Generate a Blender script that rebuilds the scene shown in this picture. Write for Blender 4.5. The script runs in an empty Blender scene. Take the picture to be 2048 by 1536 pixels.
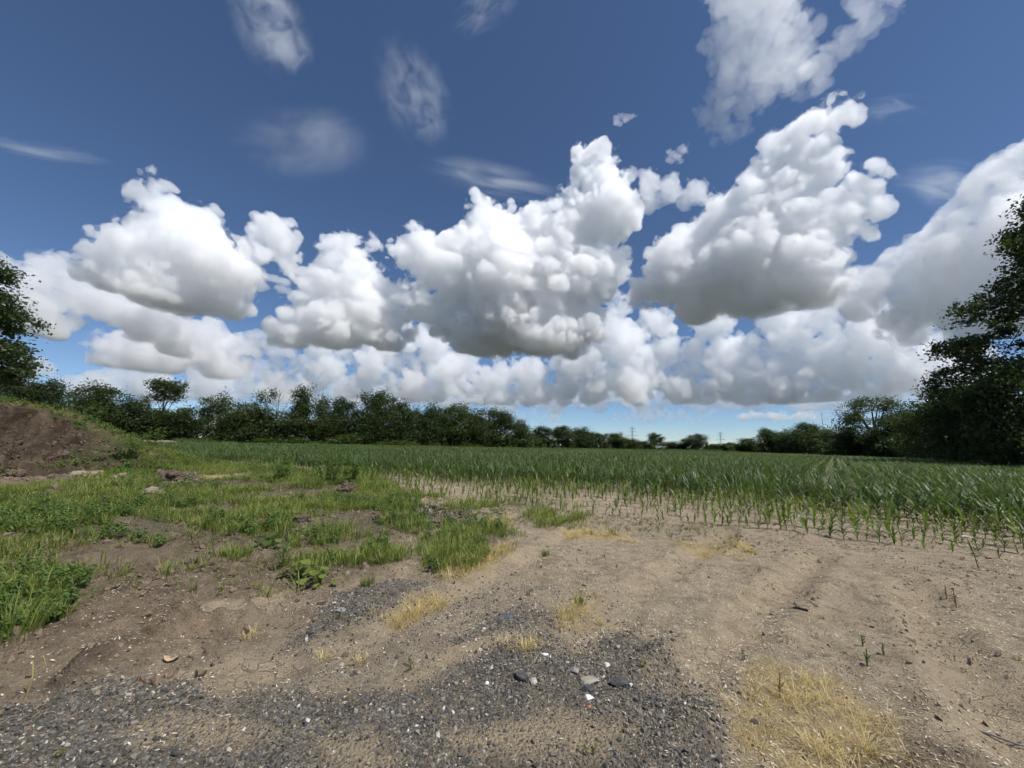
# A cornfield seen from a gravel and dirt field entrance under summer cumulus.  Units: metres, camera looks along +Y.
import bpy, bmesh, math, random
import numpy as np
from mathutils import Vector, Matrix

sc = bpy.context.scene
COL = sc.collection
PI = math.pi

# ------------------------------------------------------------------ camera
cam = bpy.data.cameras.new('camera'); camo = bpy.data.objects.new('camera', cam); COL.objects.link(camo); sc.camera = camo
cam.sensor_width = 36; cam.lens = 13.535; cam.clip_start = .05; cam.clip_end = 80000
CF, CR, CU = (0, .98768, .15649), (.99976, -.00341, .02155), (-.02181, -.15645, .98744)   # forward, right, up
camo.matrix_world = Matrix(((CR[0], CU[0], -CF[0], 0), (CR[1], CU[1], -CF[1], 0), (CR[2], CU[2], -CF[2], 1.6), (0, 0, 0, 1)))

# ------------------------------------------------------------------ sky and sun
AZ, EL = math.radians(124), math.radians(58)
world = bpy.data.worlds.new('World'); sc.world = world; world.use_nodes = True
wn = world.node_tree; sky = wn.nodes.new('ShaderNodeTexSky'); sky.sky_type = 'NISHITA'; sky.sun_disc = False
sky.sun_elevation = EL; sky.sun_rotation = AZ; sky.altitude = 2000; sky.air_density = 1.0; sky.dust_density = 0.0; sky.ozone_density = 6.0
wn.links.new(sky.outputs[0], wn.nodes['Background'].inputs[0]); wn.nodes['Background'].inputs[1].default_value = 0.098
sun = bpy.data.lights.new('sun', 'SUN'); sun.energy = 5.0; sun.angle = math.radians(.53); sun.color = (1, .968, .92)
suno = bpy.data.objects.new('sun', sun); COL.objects.link(suno)
SD = Vector((math.sin(AZ) * math.cos(EL), math.cos(AZ) * math.cos(EL), math.sin(EL)))
suno.rotation_euler = SD.to_track_quat('Z', 'Y').to_euler()
vs = sc.view_settings; vs.view_transform = 'Standard'; vs.look = 'None'; vs.exposure = 0.08; vs.gamma = 1; vs.use_curve_mapping = False
cy = sc.cycles
cy.max_bounces = 28; cy.volume_bounces = 28; cy.use_adaptive_sampling = True; cy.adaptive_threshold = .05; cy.adaptive_min_samples = 8; cy.diffuse_bounces = 3; cy.glossy_bounces = 2; cy.transmission_bounces = 4
cy.transparent_max_bounces = 96; cy.use_denoising = True; cy.sample_clamp_indirect = 8

# ------------------------------------------------------------------ tables (metres)
POLYS = {"gravel":[[[-1.68,3.06],[-1.7,3.46],[-1.71,4.23],[-1.45,4.67],[-0.9,4.79],[-1.1,4.27],[-1.12,3.71],[-1.44,3.27]],[[-3.4,2.44],[-2.72,2.64],[-2.46,2.77],[-2.01,2.74],[-1.61,2.58],[-1.4,2.68],[-0.99,2.74],[-0.7,2.86],[-0.41,3.11],[-0.21,3.4],[0.16,3.63],[0.92,3.71],[1.28,3.39],[1.31,2.88],[1.32,2.59],[0.94,1.83],[-2.33,1.76]],[[-0.16,3.85],[0.23,4.15],[0.48,4.16],[0.5,3.88],[-0.06,3.57],[-0.44,3.31],[-0.54,3.43]]],"thin":[[[-3.52,2.52],[-2.42,2.91],[-1.63,3.34],[-1.02,5.04],[-0.09,4.92],[0.98,4.38],[1.46,3.18],[1.27,2.36],[1.01,1.83],[-2.33,1.76]]],"sand":[[[-2.2,2.81],[-1.95,3.11],[-1.48,3.07],[-1.46,2.78],[-1.73,2.62]],[[-0.84,2.85],[-0.45,3.39],[-0.06,3.66],[0.16,3.58],[-0.4,3.04],[-0.68,2.78]],[[-0.29,2.35],[0.26,2.52],[0.81,2.42],[0.49,2.22],[-0.14,2.2]],[[-2.95,3.72],[-2.65,4.12],[-2.17,4.34],[-2.07,3.81],[-2.5,3.53]],[[1.34,3.17],[2.29,4.08],[2.42,3.98],[1.61,3.19],[1.33,2.99]],[[-2.04,2.3],[-1.62,2.44],[-1.21,2.36],[-1.44,2.2],[-1.78,2.16]],[[-0.96,2.3],[-0.62,2.38],[-0.39,2.19],[-0.85,2.12]]],"green":[[[-14.35,8.74],[-15.26,13.62],[-19.2,21.04],[-18.17,27.48],[-5.41,16.5],[-2.68,11.31],[-1.56,7.52],[-2.48,6.35],[-3.21,5.74],[-4.54,6.18],[-5.87,6.22],[-9.53,5.9]],[[-6.53,4.44],[-5.51,4.75],[-4.49,4.21],[-3.7,3.45],[-4.4,3.08]],[[-1.12,5.23],[-1.36,6.61],[-1.1,7.57],[-0.08,8.14],[0.11,6.57],[-0.27,5.97],[-0.71,5.06]],[[-2.68,4.93],[-2.67,5.79],[-1.97,6.25],[-1.49,5.63],[-1.91,4.98],[-2.14,4.48]]],"sparse":[[[-9.53,5.9],[-6.01,6.36],[-3.08,6.02],[-1.91,4.98],[-2.3,4.2],[-3.67,4.25],[-3.92,3.67],[-6.9,4.34]],[[-4.17,12.79],[-0.28,11.69],[3.17,9.03],[4.9,8.17],[3.85,6.73],[1.78,7.86],[-0.19,8.38],[-2.19,9.33]]],"dry":[[[-1.08,5.33],[0.11,6.74],[0.06,5.8],[-0.67,4.8]],[[-1.15,3.73],[-0.94,4.21],[-0.53,4.58],[-0.56,4.23],[-0.95,3.73]],[[1.04,7.78],[2.35,7.65],[2.03,6.9],[1.01,6.92]],[[2.83,6.87],[4.08,6.85],[3.74,6.23],[2.88,6.11]],[[1.04,1.96],[1.42,2.55],[1.56,2.78],[1.88,3.13],[2.36,3.18],[2.32,2.81],[2.1,2.49],[2.26,2.32],[1.98,1.98]],[[0.45,3.9],[0.86,4.44],[0.87,4.12],[0.53,3.77]],[[-0.42,8.51],[0.02,8.96],[0.14,7.78],[-0.26,7.57]],[[-14.74,18.64],[-15.09,21.64],[-11.35,16.21],[-11.73,15.01]],[[-0.05,3.33],[0.19,3.46],[0.31,3.35],[0.11,3.23]]],"dark":[[[-3.1,2.7],[-2.97,3.11],[-2.64,3.05],[-2.77,2.76]],[[-2.36,10.03],[-1.13,10.2],[-0.73,8.07],[-1.45,7.45]],[[-16.48,18.1],[-14.65,18.67],[-10.35,13.5],[-11.43,12.82]],[[1.89,2.41],[2.38,2.6],[2.47,2.39],[2.14,2.24],[1.79,2.27]]],"brown":[[[-97.42,39.79],[-167.39,159.14],[-22.32,25.46],[-11.69,15.45],[-4.76,17.13],[-1.56,7.52],[-1.72,4.51],[-1.88,3.49],[-2.32,2.91],[-4.89,2.25]]]}
LINES = {"ledge":[[-2.78,2.77],[-2.74,2.99],[-2.66,3.3],[-2.54,3.48],[-2.25,3.54]],"rut1":[[1.17,2.87],[1.73,3.4],[2.66,4.28],[3.83,5.36],[4.89,6.37]],"rut2":[[2.87,2.4],[3.28,2.94],[3.89,3.75],[4.85,4.89]],"rut3":[[-1.21,3.28],[-0.59,4.29],[0.16,5.53],[0.89,6.98],[1.79,8.87]],"rut4":[[0.55,3.36],[1.3,4.4],[2.65,5.94],[4.33,7.89]]}
STONES = [[0.57,2.882,0.155,0.5,0.35,"tan","flat grey-tan broken concrete chip on the dark gravel, the largest there"],[0.493,2.981,0.084,0.6,0.4,"grey","small grey slab chip just behind the largest grey-tan concrete chip"],[0.77,2.873,0.175,0.45,0.3,"asphalt","flat dark asphalt slab beside the grey-tan concrete chip"],[0.833,2.838,0.066,0.4,0.4,"white","elongated white stone lying against the flat dark asphalt slab"],[0.529,2.708,0.076,0.5,0.5,"white","white stone lying in front of the grey-tan concrete chip"],[0.741,3.093,0.047,0.7,0.6,"white","small white stone behind the flat dark asphalt slab"],[0.294,3.188,0.06,0.4,0.5,"white","slim white stone at the back edge of the dark gravel patch"],[-0.123,2.805,0.033,0.9,0.8,"white","small pointed white stone by itself on the dark gravel"],[0.187,2.847,0.06,1.0,0.6,"speckled","pale speckled stone between the dark asphalt lump and the concrete chip"],[0.098,2.882,0.101,0.8,0.55,"asphalt","rounded dark asphalt lump left of the speckled stone"],[0.002,3.84,0.166,0.5,0.25,"slate","flat dark slate slab on the bare path among dry grass"],[-0.65,3.137,0.059,0.6,0.4,"tan","flat tan stone on the sandy strip of the path"],[-1.543,3.858,0.111,0.7,0.4,"grey","grey stone on the bluish gravel strip beside the weedy bank"],[0.881,3.31,0.043,0.9,0.7,"tan","small square tan stone at the thin right edge of the gravel"],[0.514,2.634,0.034,0.8,0.7,"brick","small red brick fragment in front of the white stones"],[0.535,2.787,0.11,0.6,0.5,"asphalt","rough dark asphalt lump under the grey-tan concrete chip"]]
CLODS = [[-4.88,11.815,0.682,0.62,"big dark clod of earth beside the tall weed bush"],[-5.552,10.589,0.398,0.5,"low reddish clod of earth left of the big dark clod"],[-6.247,10.22,0.435,0.5,"crumbly clod of earth in the middle of the clod row"],[-6.745,9.979,0.274,0.7,"black-faced clod of earth in the clod row"],[-7.69,10.54,0.343,0.7,"weedy clod of earth at the far end of the clod row"],[-5.949,8.548,0.128,0.8,"small black clod of earth in the bright grass"],[-2.49,6.743,0.125,0.8,"small dark clod of earth with a black front on the bank"],[-2.691,6.866,0.093,0.7,"tiny clod of earth beside the small dark one on the bank"],[-2.628,7.961,0.168,0.7,"reddish clod of earth in the grass near the bark litter"],[-12.595,14.809,1.083,0.5,"heap of dark clods and dead stalks below the dirt mound"],[-9.26,10.298,0.515,0.5,"clod heap of dry grey soil in the green grass"],[-3.884,7.504,0.372,0.4,"flat clod of bare soil in the weedy bank"],[-14.181,14.435,0.8,0.35,"rounded grey hump of bare soil in front of the dirt mound"],[-15.897,14.84,0.935,0.4,"wide hump of bare soil at the foot of the dirt mound"],[-17.884,14.343,0.614,0.5,"dark clod on the bare slope at the edge of the view"],[2.56,4.223,0.081,0.4,"small dried mud clod left of the flat mud ridge on the bare dirt"],[2.707,4.207,0.122,0.25,"flat dried mud clod in the wheel track on the bare dirt"],[2.961,4.161,0.18,0.25,"long dried mud ridge across the bare dirt"],[3.18,4.268,0.093,0.35,"dried mud lump at the right end of the mud ridge"],[3.472,3.599,0.094,0.3,"lone flat dried mud clod near the upright weeds"]]
PLANTS = [["dry",-1.003,3.752,0.117,"pale dry grass tuft at the front end of the dry strip on the path"],["dry",-0.879,3.978,0.143,"pale dry grass tuft in the middle of the dry strip on the path"],["dry",-0.685,4.225,0.132,"pale dry grass tuft at the far end of the dry strip on the path"],["dry",0.542,3.887,0.112,"yellow dry tuft on the path in front of the small green tuft"],["dry",0.165,3.252,0.092,"golden dry tuft at the back edge of the dark gravel"],["dry",0.872,3.903,0.066,"small lone orange dry tuft on the bare path"],["dry",-1.323,3.104,0.08,"thin dry tuft at the edge of the bluish gravel strip"],["dry",-1.065,3.082,0.094,"dry tuft with a pale crown on the sandy gravel"],["dry",-2.038,3.323,0.095,"thin dry tuft growing beside the earth ledge"],["dry",-0.686,4.886,0.178,"dry tuft at the front edge of the green and yellow verge"],["dry",-0.047,5.937,0.204,"dry tuft at the right end of the green and yellow verge"],["green",-0.907,5.45,0.293,"thick dark green grass tuft standing on the verge"],["green",0.733,4.177,0.141,"small green tuft among dry blades on the bare path"],["green",0.545,6.034,0.119,"small green tuft on the bare dirt before the corn"],["green",-3.793,3.249,0.423,"large lush green grass clump at the left edge"],["broad",-2.367,4.698,0.262,"broadleaf weed with round pale leaves at the foot of the bank"],["broad",-2.036,4.488,0.196,"darker broadleaf weed right beside the pale round-leaved one"],["broad",-3.467,5.984,0.25,"broadleaf weed with grey-green leaves up on the bank"],["thistle",2.722,3.188,0.128,"small upright dark green weed with thin shadow on the bare dirt"],["thistle",3.003,3.352,0.087,"spindly little weed behind the small upright one on the dirt"],["thistle",2.959,3.487,0.091,"bare thin weed stalk on the dirt among dry straw"],["dock",4.806,4.428,0.193,"rust-brown dried weed standing on the bare dirt by the corn"],["dock",4.958,4.655,0.147,"thinner rust-brown dried weed beside the taller one"],["dock",1.816,2.83,0.152,"brown seeded weed stalk in the big patch of dry grass"],["queen",6.647,5.756,0.395,"tall thin weed with a white flat flower head at the corn edge"],["bush",-6.347,13.833,1.219,"tall dark green weed bush above the row of clods"],["bush",-8.751,15.098,0.857,"low green weed bush left of the tall weed bush"],["bush",-5.623,13.978,0.845,"green weed bush at the end of the tall weed bush"],["bush",-17.361,17.833,1.082,"green leafy weed bush in front of the dirt mound"],["bush",-21.748,20.08,1.068,"green leafy weed bush at the foot of the dirt mound"],["bush",-19.203,21.041,1.067,"green weed bush at the right-hand foot of the dirt mound"],["bush",-18.675,15.996,0.525,"low dark weed bush alone on the bare dirt slope"],["stalk",-2.928,2.631,0.244,"thin pale grass stalk bending over at the left edge"],["green",-1.569,4.545,0.132,"small green tuft on the edge of the bluish gravel strip"],["broad",-0.326,9.231,0.23,"small dark broadleaf weed alone on the headland"]]
TREES = [["near_left",-49.0,31.8,18.4,9.9,"large feathery-leaved tree behind the dirt mound at the left edge"],["round",-75.0,61.6,8.9,5.6,"small dark tree peeking over the top of the dirt mound"],["round",-76.7,59.5,9.2,6.2,"rounded tree right under the large feathery tree"],["loose",-108.4,97.6,12.0,11.5,"pale open-crowned tree showing its forked trunk beyond the mound"],["bushy",-97.8,91.7,10.7,9.0,"dark full tree beside the pale open-crowned one"],["bushy",-94.9,96.0,8.9,8.0,"lower dark tree above the sloping end of the mound"],["snag_leafy",-97.9,103.7,11.5,3.5,"thin half-bare tree beside the tall flat-topped tree"],["flat",-94.2,104.3,14.3,9.0,"tall flat-topped tree standing well above the wood at the brown strip"],["bushy",-93.0,102.5,6.7,9.3,"dark low tree under the flat-topped tree"],["bushy",-88.1,104.4,7.2,8.1,"dark low tree right of the flat-topped tree"],["loose",-88.4,109.8,11.3,8.0,"pale grey-green loose tree beside the spiky-topped tree"],["pointed",-84.1,111.5,13.4,8.7,"spiky-topped tree with upswept branches"],["bushy",-77.2,110.1,9.5,9.1,"yellowish green bushy tree right of the spiky-topped tree"],["loose",-72.7,113.4,14.4,8.6,"open dark tree whose crown leans over bare branches"],["dead",-69.8,115.2,15.9,9.0,"leafless grey tree with fine bare twigs in the wood"],["bushy",-73.1,112.3,8.6,11.6,"dense tree under the open dark one"],["tall",-64.0,117.2,16.1,6.7,"tall narrow dark tree rising over its neighbours"],["pointed",-58.3,118.4,14.5,8.7,"greyish cone-topped tree next to the tall narrow one"],["bushy",-65.9,116.4,7.9,10.5,"bushy tree at the foot of the tall narrow tree"],["round",-52.5,121.6,13.8,10.5,"mid green round tree right of the cone-topped tree"],["bushy",-55.5,118.5,7.7,11.6,"dark bushy tree below the cone-topped tree"],["loose",-45.9,123.4,15.4,9.0,"thin-crowned tree at the left shoulder of the broad domed tree"],["round",-41.1,123.3,16.0,11.3,"broad domed tree, the last high one of the left wood"],["bushy",-44.7,122.4,8.5,14.3,"shaggy willow-like tree under the broad domed tree"],["bushy",-35.6,126.0,11.8,9.2,"mid green tree stepping down from the broad domed tree"],["pointed",-32.7,133.9,12.9,7.7,"slim pointed tree on the lower part of the wood"],["bushy",-28.0,134.0,12.3,10.4,"dark bushy tree right of the slim pointed one"],["round",-20.5,141.7,14.8,14.8,"broad rounded tree, highest of the lower wood"],["bushy",-24.6,138.5,9.0,12.5,"low full tree left of the broad rounded one"],["bushy",-13.8,146.1,12.2,12.1,"full dark tree right of the broad rounded one"],["round",-4.6,153.9,14.3,15.2,"rounded tree near the end of the lower wood"],["bushy",-9.2,150.7,9.1,13.6,"low dark tree under the rounded one near the wood end"],["bushy",4.1,160.7,9.9,10.0,"small tree closing the end of the near wood"],["round",17.3,216.2,11.1,15.1,"first domed tree of the far tree line"],["round",29.8,226.2,12.0,16.4,"second domed tree of the far tree line"],["bushy",42.1,236.5,10.9,15.9,"third, lower tree of the far tree line"],["round",54.1,246.8,9.7,15.3,"far tree left of the first pylon"],["bushy",67.6,257.0,9.3,14.6,"far bushy tree just before the first pylon"],["bushy",81.4,267.5,6.7,15.1,"low far tree in front of the first pylon"],["bushy",94.5,277.9,5.0,14.3,"lowest far tree right of the first pylon"],["round",107.0,287.0,11.6,11.8,"single far tree standing up between the two pylons"],["bushy",117.6,282.9,5.6,14.5,"low far shrub tree between the single tree and the pair"],["round",122.9,272.4,7.7,10.5,"smaller of the paired far trees left of the second pylon"],["round",129.8,271.9,11.0,14.7,"larger of the paired far trees left of the second pylon"],["bushy",138.6,267.9,4.2,13.8,"low far hedge tree left of the second pylon"],["bushy",144.6,257.7,4.7,13.2,"low far hedge tree under the second pylon"],["bushy",131.3,216.8,6.9,13.4,"dark tree at the start of the right-hand wood"],["round",129.1,195.9,11.4,10.1,"small high-crowned tree at the left end of the right wood"],["bushy",132.8,191.3,8.6,13.8,"low dark tree beside the small high-crowned one"],["round",134.5,175.3,13.2,15.9,"yellow-green domed tree in the right wood under the mast"],["bushy",124.3,170.9,9.1,11.0,"dark tree at the left shoulder of the yellow-green dome"],["bushy",131.5,160.8,8.9,10.8,"dark tree right of the yellow-green dome"],["snag",127.0,150.3,11.5,3.1,"bare snag with two prongs left of the big spreading tree"],["spread",105.0,111.3,15.1,20.4,"big pale spreading tree with sky showing through its crown"],["bushy",103.9,118.5,7.5,9.2,"dark shrubby tree under the left limbs of the spreading tree"],["bushy",103.7,104.1,9.4,10.8,"dark tree under the right limbs of the spreading tree"],["loose",115.7,111.6,12.7,7.3,"pale thin treetop between the spreading tree and the dark wood"],["bushy",81.8,75.7,9.4,7.9,"dark green tree stepping up beside the huge right tree"],["bushy",68.3,59.4,10.4,7.0,"yellowish dark tree below the huge right tree"],["bushy",59.2,49.7,7.7,7.1,"dense shady tree at the corn edge below the huge right tree"],["bushy",51.2,39.3,8.9,6.8,"dense shady tree in front of the huge right tree at the right edge"],["near_right",64.7,40.4,34.5,23.4,"huge broad-leaved tree with hanging sprays at the right edge"]]
BUSHES = [[-73.1,109.3,1.7,9.8,"wide bright bramble bush at the foot of the spiky-topped tree"],[-67.5,110.2,2.4,8.5,"taller bright bramble bush in front of the open dark tree"],[-60.8,112.3,2.4,7.8,"bright rounded bush in front of the tall narrow tree"],[-55.5,113.4,1.5,7.3,"low bright bush right of the rounded one"],[-48.3,113.0,4.0,7.3,"yellow-green sapling with a thin pale trunk at the corn edge"],[-38.5,119.4,2.3,9.2,"low bush in front of the broad domed tree"],[-32.7,121.4,2.4,7.2,"olive bush at the corn edge beyond the broad domed tree"],[-84.2,107.4,1.1,6.1,"bright bush at the end of the brown strip"],[17.0,207.6,1.2,5.3,"lone small light green bush before the far tree line"],[-2.2,151.8,1.7,7.8,"low bush at the end of the near wood"],[102.5,243.0,1.6,15.6,"long low hedge bush between the pylons"],[118.6,237.9,2.0,18.3,"long low hedge bush left of the second pylon"],[-79.4,108.4,1.3,5.6,"low olive bush beside the brown strip"],[-27.3,131.6,2.0,8.4,"low bush under the slim pointed tree"],[-14.6,139.7,2.0,9.0,"low bush under the broad rounded tree"]]
CLOUDS = {"C1":[[-2182,2059,1503,27],[-2164,2078,1429,59],[-2101,2142,1520,28],[-2100,2142,1327,136],[-2165,2076,1189,110],[-1997,2239,1324,141],[-2089,2153,1107,239],[-2197,2043,985,183],[-1929,2297,1086,253],[-2071,2171,895,252],[-1896,2325,932,190],[-1685,2482,1412,132],[-1631,2518,1276,112],[-1755,2433,1265,135],[-2245,1990,928,123],[-1808,2394,860,114],[-1759,2430,1049,83],[-1588,2545,1160,63]],"C1b":[[-2824,2233,953,128],[-2904,2128,887,111],[-2759,2313,874,157],[-2863,2182,726,177],[-2656,2430,854,165],[-2516,2575,785,173],[-2815,2243,639,120],[-2404,2680,721,143],[-2905,2126,645,114],[-2745,2329,716,63]],"C1c":[[-3161,3061,739,183],[-3009,3210,738,235],[-2817,3380,831,225],[-2557,3581,890,153],[-3204,3016,562,139],[-2691,3481,671,207],[-2971,3245,571,171],[-2430,3668,966,98],[-2371,3707,1526,81],[-2511,3613,1509,59]],"C2":[[-1521,3041,1697,76],[-1291,3145,1695,88],[-1441,3079,1482,234],[-1582,3009,1313,165],[-1251,3161,1388,195],[-1412,3093,1088,335],[-1588,3007,968,223],[-1226,3171,1031,299],[-1700,2945,822,158],[-1104,3216,915,194],[-1069,3228,1283,110],[-1393,3102,832,207]],"C3":[[715,3119,2573,163],[627,3138,2450,136],[768,3107,2330,205],[486,3163,2167,144],[742,3113,1970,308],[442,3169,1830,266],[946,3057,2034,152],[-347,3181,2135,90],[-89,3199,2103,109],[-227,3192,1900,224],[87,3199,1863,202],[-771,3106,1557,236],[-475,3164,1500,327],[-125,3198,1431,417],[313,3185,1389,437],[694,3124,1508,302],[-116,3198,1065,367],[315,3184,1071,387],[-367,3179,920,235],[648,3134,1017,211],[-278,3188,793,106],[-811,3095,1191,147],[-626,3138,1122,191],[189,3194,849,171]],"C3b":[[1074,2801,2088,121],[1252,2726,2300,55],[1208,2746,2008,110],[1350,2679,1921,115],[1437,2633,1849,60],[1068,2803,1914,88],[932,2852,2213,66],[1319,2695,2319,39]],"C3c":[[847,2878,2734,42],[906,2860,2752,38],[967,2840,2749,25]],"C4":[[1698,1969,1860,131],[1772,1903,1848,84],[1580,2065,1757,126],[1648,2011,1617,174],[1490,2131,1605,153],[1750,1923,1613,84],[1416,2181,1436,154],[1557,2083,1344,236],[1698,1969,1306,140],[1816,1860,1355,90],[1868,1809,1449,37],[1785,1890,1200,107],[1247,2282,1357,192],[1422,2177,1137,302],[1615,2038,1071,226],[1012,2395,1150,198],[1231,2290,1022,267],[892,2442,1045,120],[1452,2157,907,221],[1639,2018,899,194],[1123,2345,859,115],[1712,1957,1004,109],[1857,1819,1242,47]],"C5":[[873,1220,1653,114],[943,1167,1563,94],[986,1130,1453,56],[833,1247,1529,115],[911,1192,1421,109],[804,1266,1372,88],[886,1210,1294,76],[770,1287,1251,65],[822,1255,1169,52],[956,1156,1299,66],[882,1213,1829,135],[964,1149,1737,91],[752,1298,1164,27]],"C5b":[[1017,1103,1281,57],[1064,1057,1306,58],[1103,1016,1341,50],[1134,982,1343,28],[1003,1115,1216,44],[1092,1028,1423,45],[1152,961,1406,61],[967,1147,1209,31]],"C6":[[2129,1493,1199,91],[2154,1456,1242,85],[2074,1568,1106,112],[2123,1501,993,170],[2008,1652,1009,116],[1933,1738,914,121],[2002,1659,839,184],[2087,1551,790,193],[1843,1834,825,126],[1930,1742,700,166],[2034,1619,634,176],[1783,1892,727,93],[1857,1820,651,99],[2119,1506,595,164],[2168,1435,930,223]],"C7":[[-3483,6072,1863,245],[-3202,6225,1573,332],[-1859,6749,1834,325],[-3686,5951,1408,206],[-2333,6600,1601,352],[-1507,6836,1679,364],[1854,6750,2295,328],[2091,6680,1720,392],[-3324,6160,1469,197],[-2135,6667,993,263],[-1378,6863,859,233],[-122,6999,812,238],[516,6981,915,274],[-2845,6396,1408,221],[-872,6945,1437,313],[-495,6982,1078,330],[1493,6839,1100,360],[1588,6818,1743,364],[-3277,6185,893,243],[336,6992,729,182],[-3429,6103,1203,242],[-3036,6307,1170,316],[-2463,6553,1231,329],[-3645,5976,932,251],[-1727,6784,1020,356],[-1133,6908,1237,456],[-1449,6848,2253,222],[-1614,6811,2046,201],[-224,6996,1227,369],[329,6992,1285,415],[1146,6906,1520,504],[1889,6740,1916,407],[967,6933,1011,328],[1996,6709,1136,442],[1419,6855,2320,93],[-2732,6445,860,253],[-670,6968,888,274],[-1997,6709,1362,213]],"C8":[[2797,7066,2323,324],[3564,6712,2227,326],[4448,6163,2158,334],[4901,5808,2050,315],[5281,5466,1944,296],[4634,6024,1696,355],[5578,5162,1561,305],[3708,6634,2298,269],[2683,7111,1359,376],[3363,6815,957,268],[4051,6431,1352,384],[4660,6004,1282,358],[4580,6065,806,207],[5250,5495,900,253],[5622,5114,1267,307],[5788,4925,1095,327],[5041,5687,773,164],[2418,7205,891,226],[3326,6833,1786,329],[4074,6416,1787,309],[5911,4777,940,316],[2995,6985,1109,367],[3274,6859,1418,273],[3745,6614,1650,397],[3720,6627,1160,437],[4384,6208,1066,450],[4871,5834,1571,390],[5256,5490,1569,405],[5021,5705,1116,377],[5450,5297,1161,387],[5665,5067,984,301],[4423,6181,1733,331],[4780,5909,871,233],[4023,6448,839,211],[2862,7040,1828,329]],"C9":[[-6442,5073,852,227],[-6524,4968,631,195],[-6362,5174,531,162],[-5502,6081,667,206],[-4851,6611,663,190],[-5967,5625,598,176],[-4394,6924,983,272],[-6265,5290,722,153],[-5743,5853,1021,216],[-5642,5950,804,327],[-6076,5506,689,259],[-5097,6424,975,380],[-4666,6743,1219,267],[-4698,6721,900,264],[-5880,5715,838,225],[-5324,6236,732,204],[-6192,5376,560,140],[-4179,7055,822,230],[-3666,7335,773,172]],"C11":[[-10927,8752,607,522],[-10380,9395,607,560],[-9703,10092,605,601],[-8889,10816,850,646],[-7859,11586,857,692],[-6605,12344,855,736],[-5131,13026,1146,779],[-3403,13580,1131,812],[-1495,13920,1094,832],[492,13991,1362,838],[2460,13782,1277,825],[4285,13328,1172,797],[5909,12692,1355,762],[7280,11958,1221,717],[8412,11191,1090,670],[9350,10420,1211,626],[10093,9702,1082,583],[10692,9037,965,542],[11190,8413,1058,506]],"C12":[[-6945,10989,1327,316],[-6621,11187,1258,394],[-6281,11382,1185,475],[-5923,11572,1109,362],[-5576,11743,1382,445],[-5184,11922,1303,529],[-4776,12091,1221,410],[-4377,12241,1504,496],[-3937,12389,1419,372],[-3483,12525,1330,457],[-3036,12640,1619,546],[-2556,12746,1526,416],[-2065,12835,1430,503],[-1566,12905,1330,370],[-1075,12955,1619,458],[-565,12988,1514,543],[-54,13000,1407,407],[450,12992,1691,493],[960,12965,1579,576],[1463,12917,1466,439],[1960,12851,1740,522],[2448,12767,1622,384],[2925,12667,1503,463],[3395,12549,1765,543],[3846,12418,1642,407],[4281,12275,1521,482],[4699,12121,1401,348],[5113,11952,1643,423],[5498,11780,1521,493],[5865,11602,1401,364],[6231,11409,1629,434],[6564,11221,1508,500],[6879,11031,1390,375],[7196,10827,1603,441],[7479,10634,1485,321],[7745,10441,1370,383],[7997,10249,1259,442],[8254,10043,1455,329],[8478,9855,1345,387],[8689,9669,1239,278],[8907,9469,1422,336],[9094,9290,1317,390],[9270,9114,1215,286],[9454,8923,1387,340],[9610,8754,1287,391],[9757,8590,1190,293],[9913,8410,1351,343],[10044,8254,1257,249]],"C13":[[-13151,10773,655,126],[-13018,10933,516,226],[-12903,11069,643,215],[-12759,11234,500,203],[-12635,11374,630,191],[-11685,12347,585,239],[-11517,12504,728,227],[-11314,12689,567,213],[-11131,12849,714,200],[-10940,13012,865,186],[-10712,13201,698,171],[-10504,13366,853,156],[-10259,13556,680,280],[-10033,13724,838,267],[-9799,13892,1001,252],[-8089,14952,956,310],[-7782,15114,1132,294],[-7434,15288,936,277],[-7106,15444,1115,260],[-6737,15608,914,242],[-6387,15755,1095,225],[-5997,15907,889,206],[-5626,16042,1071,187],[-5244,16171,1257,336],[-4826,16301,1045,317],[-2249,16851,1358,197],[-1786,16906,1132,351],[-1335,16947,1320,330],[-868,16978,1091,308],[-411,16995,1278,287],[49,17000,1465,265],[517,16992,1232,243],[976,16972,1417,221],[1439,16939,1182,198],[1894,16894,1364,351],[4518,16389,1191,213],[4933,16269,1361,190],[5340,16140,1528,336],[5726,16007,1295,312],[6114,15863,1458,289],[6478,15717,1229,265],[6846,15561,1388,243],[7188,15406,1163,220],[7535,15239,1318,198],[7872,15068,1470,177],[9616,14019,1253,201],[9880,13834,1389,180],[10115,13663,1184,160],[10360,13478,1317,281],[10576,13310,1118,259],[10804,13125,1247,239],[11023,12942,1373,219],[11213,12778,1179,200],[11415,12597,1302,181],[11589,12437,1114,162],[12570,11445,1216,179],[12699,11302,1045,162],[12841,11140,1153,145],[12959,11003,988,129],[13091,10846,1093,226]],"C10":[[6114,10326,902,94],[6202,10273,887,160],[6289,10220,872,146],[6376,10166,896,132],[6461,10112,881,118],[6543,10059,866,105],[6627,10004,890,91],[6707,9951,874,155],[6786,9897,859,142],[6866,9842,883,128],[6942,9788,868,115],[7017,9734,853,101],[7093,9679,876,88],[7166,9626,861,150],[7237,9572,846,137],[7309,9517,868,124],[7378,9464,854,111]]}

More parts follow.
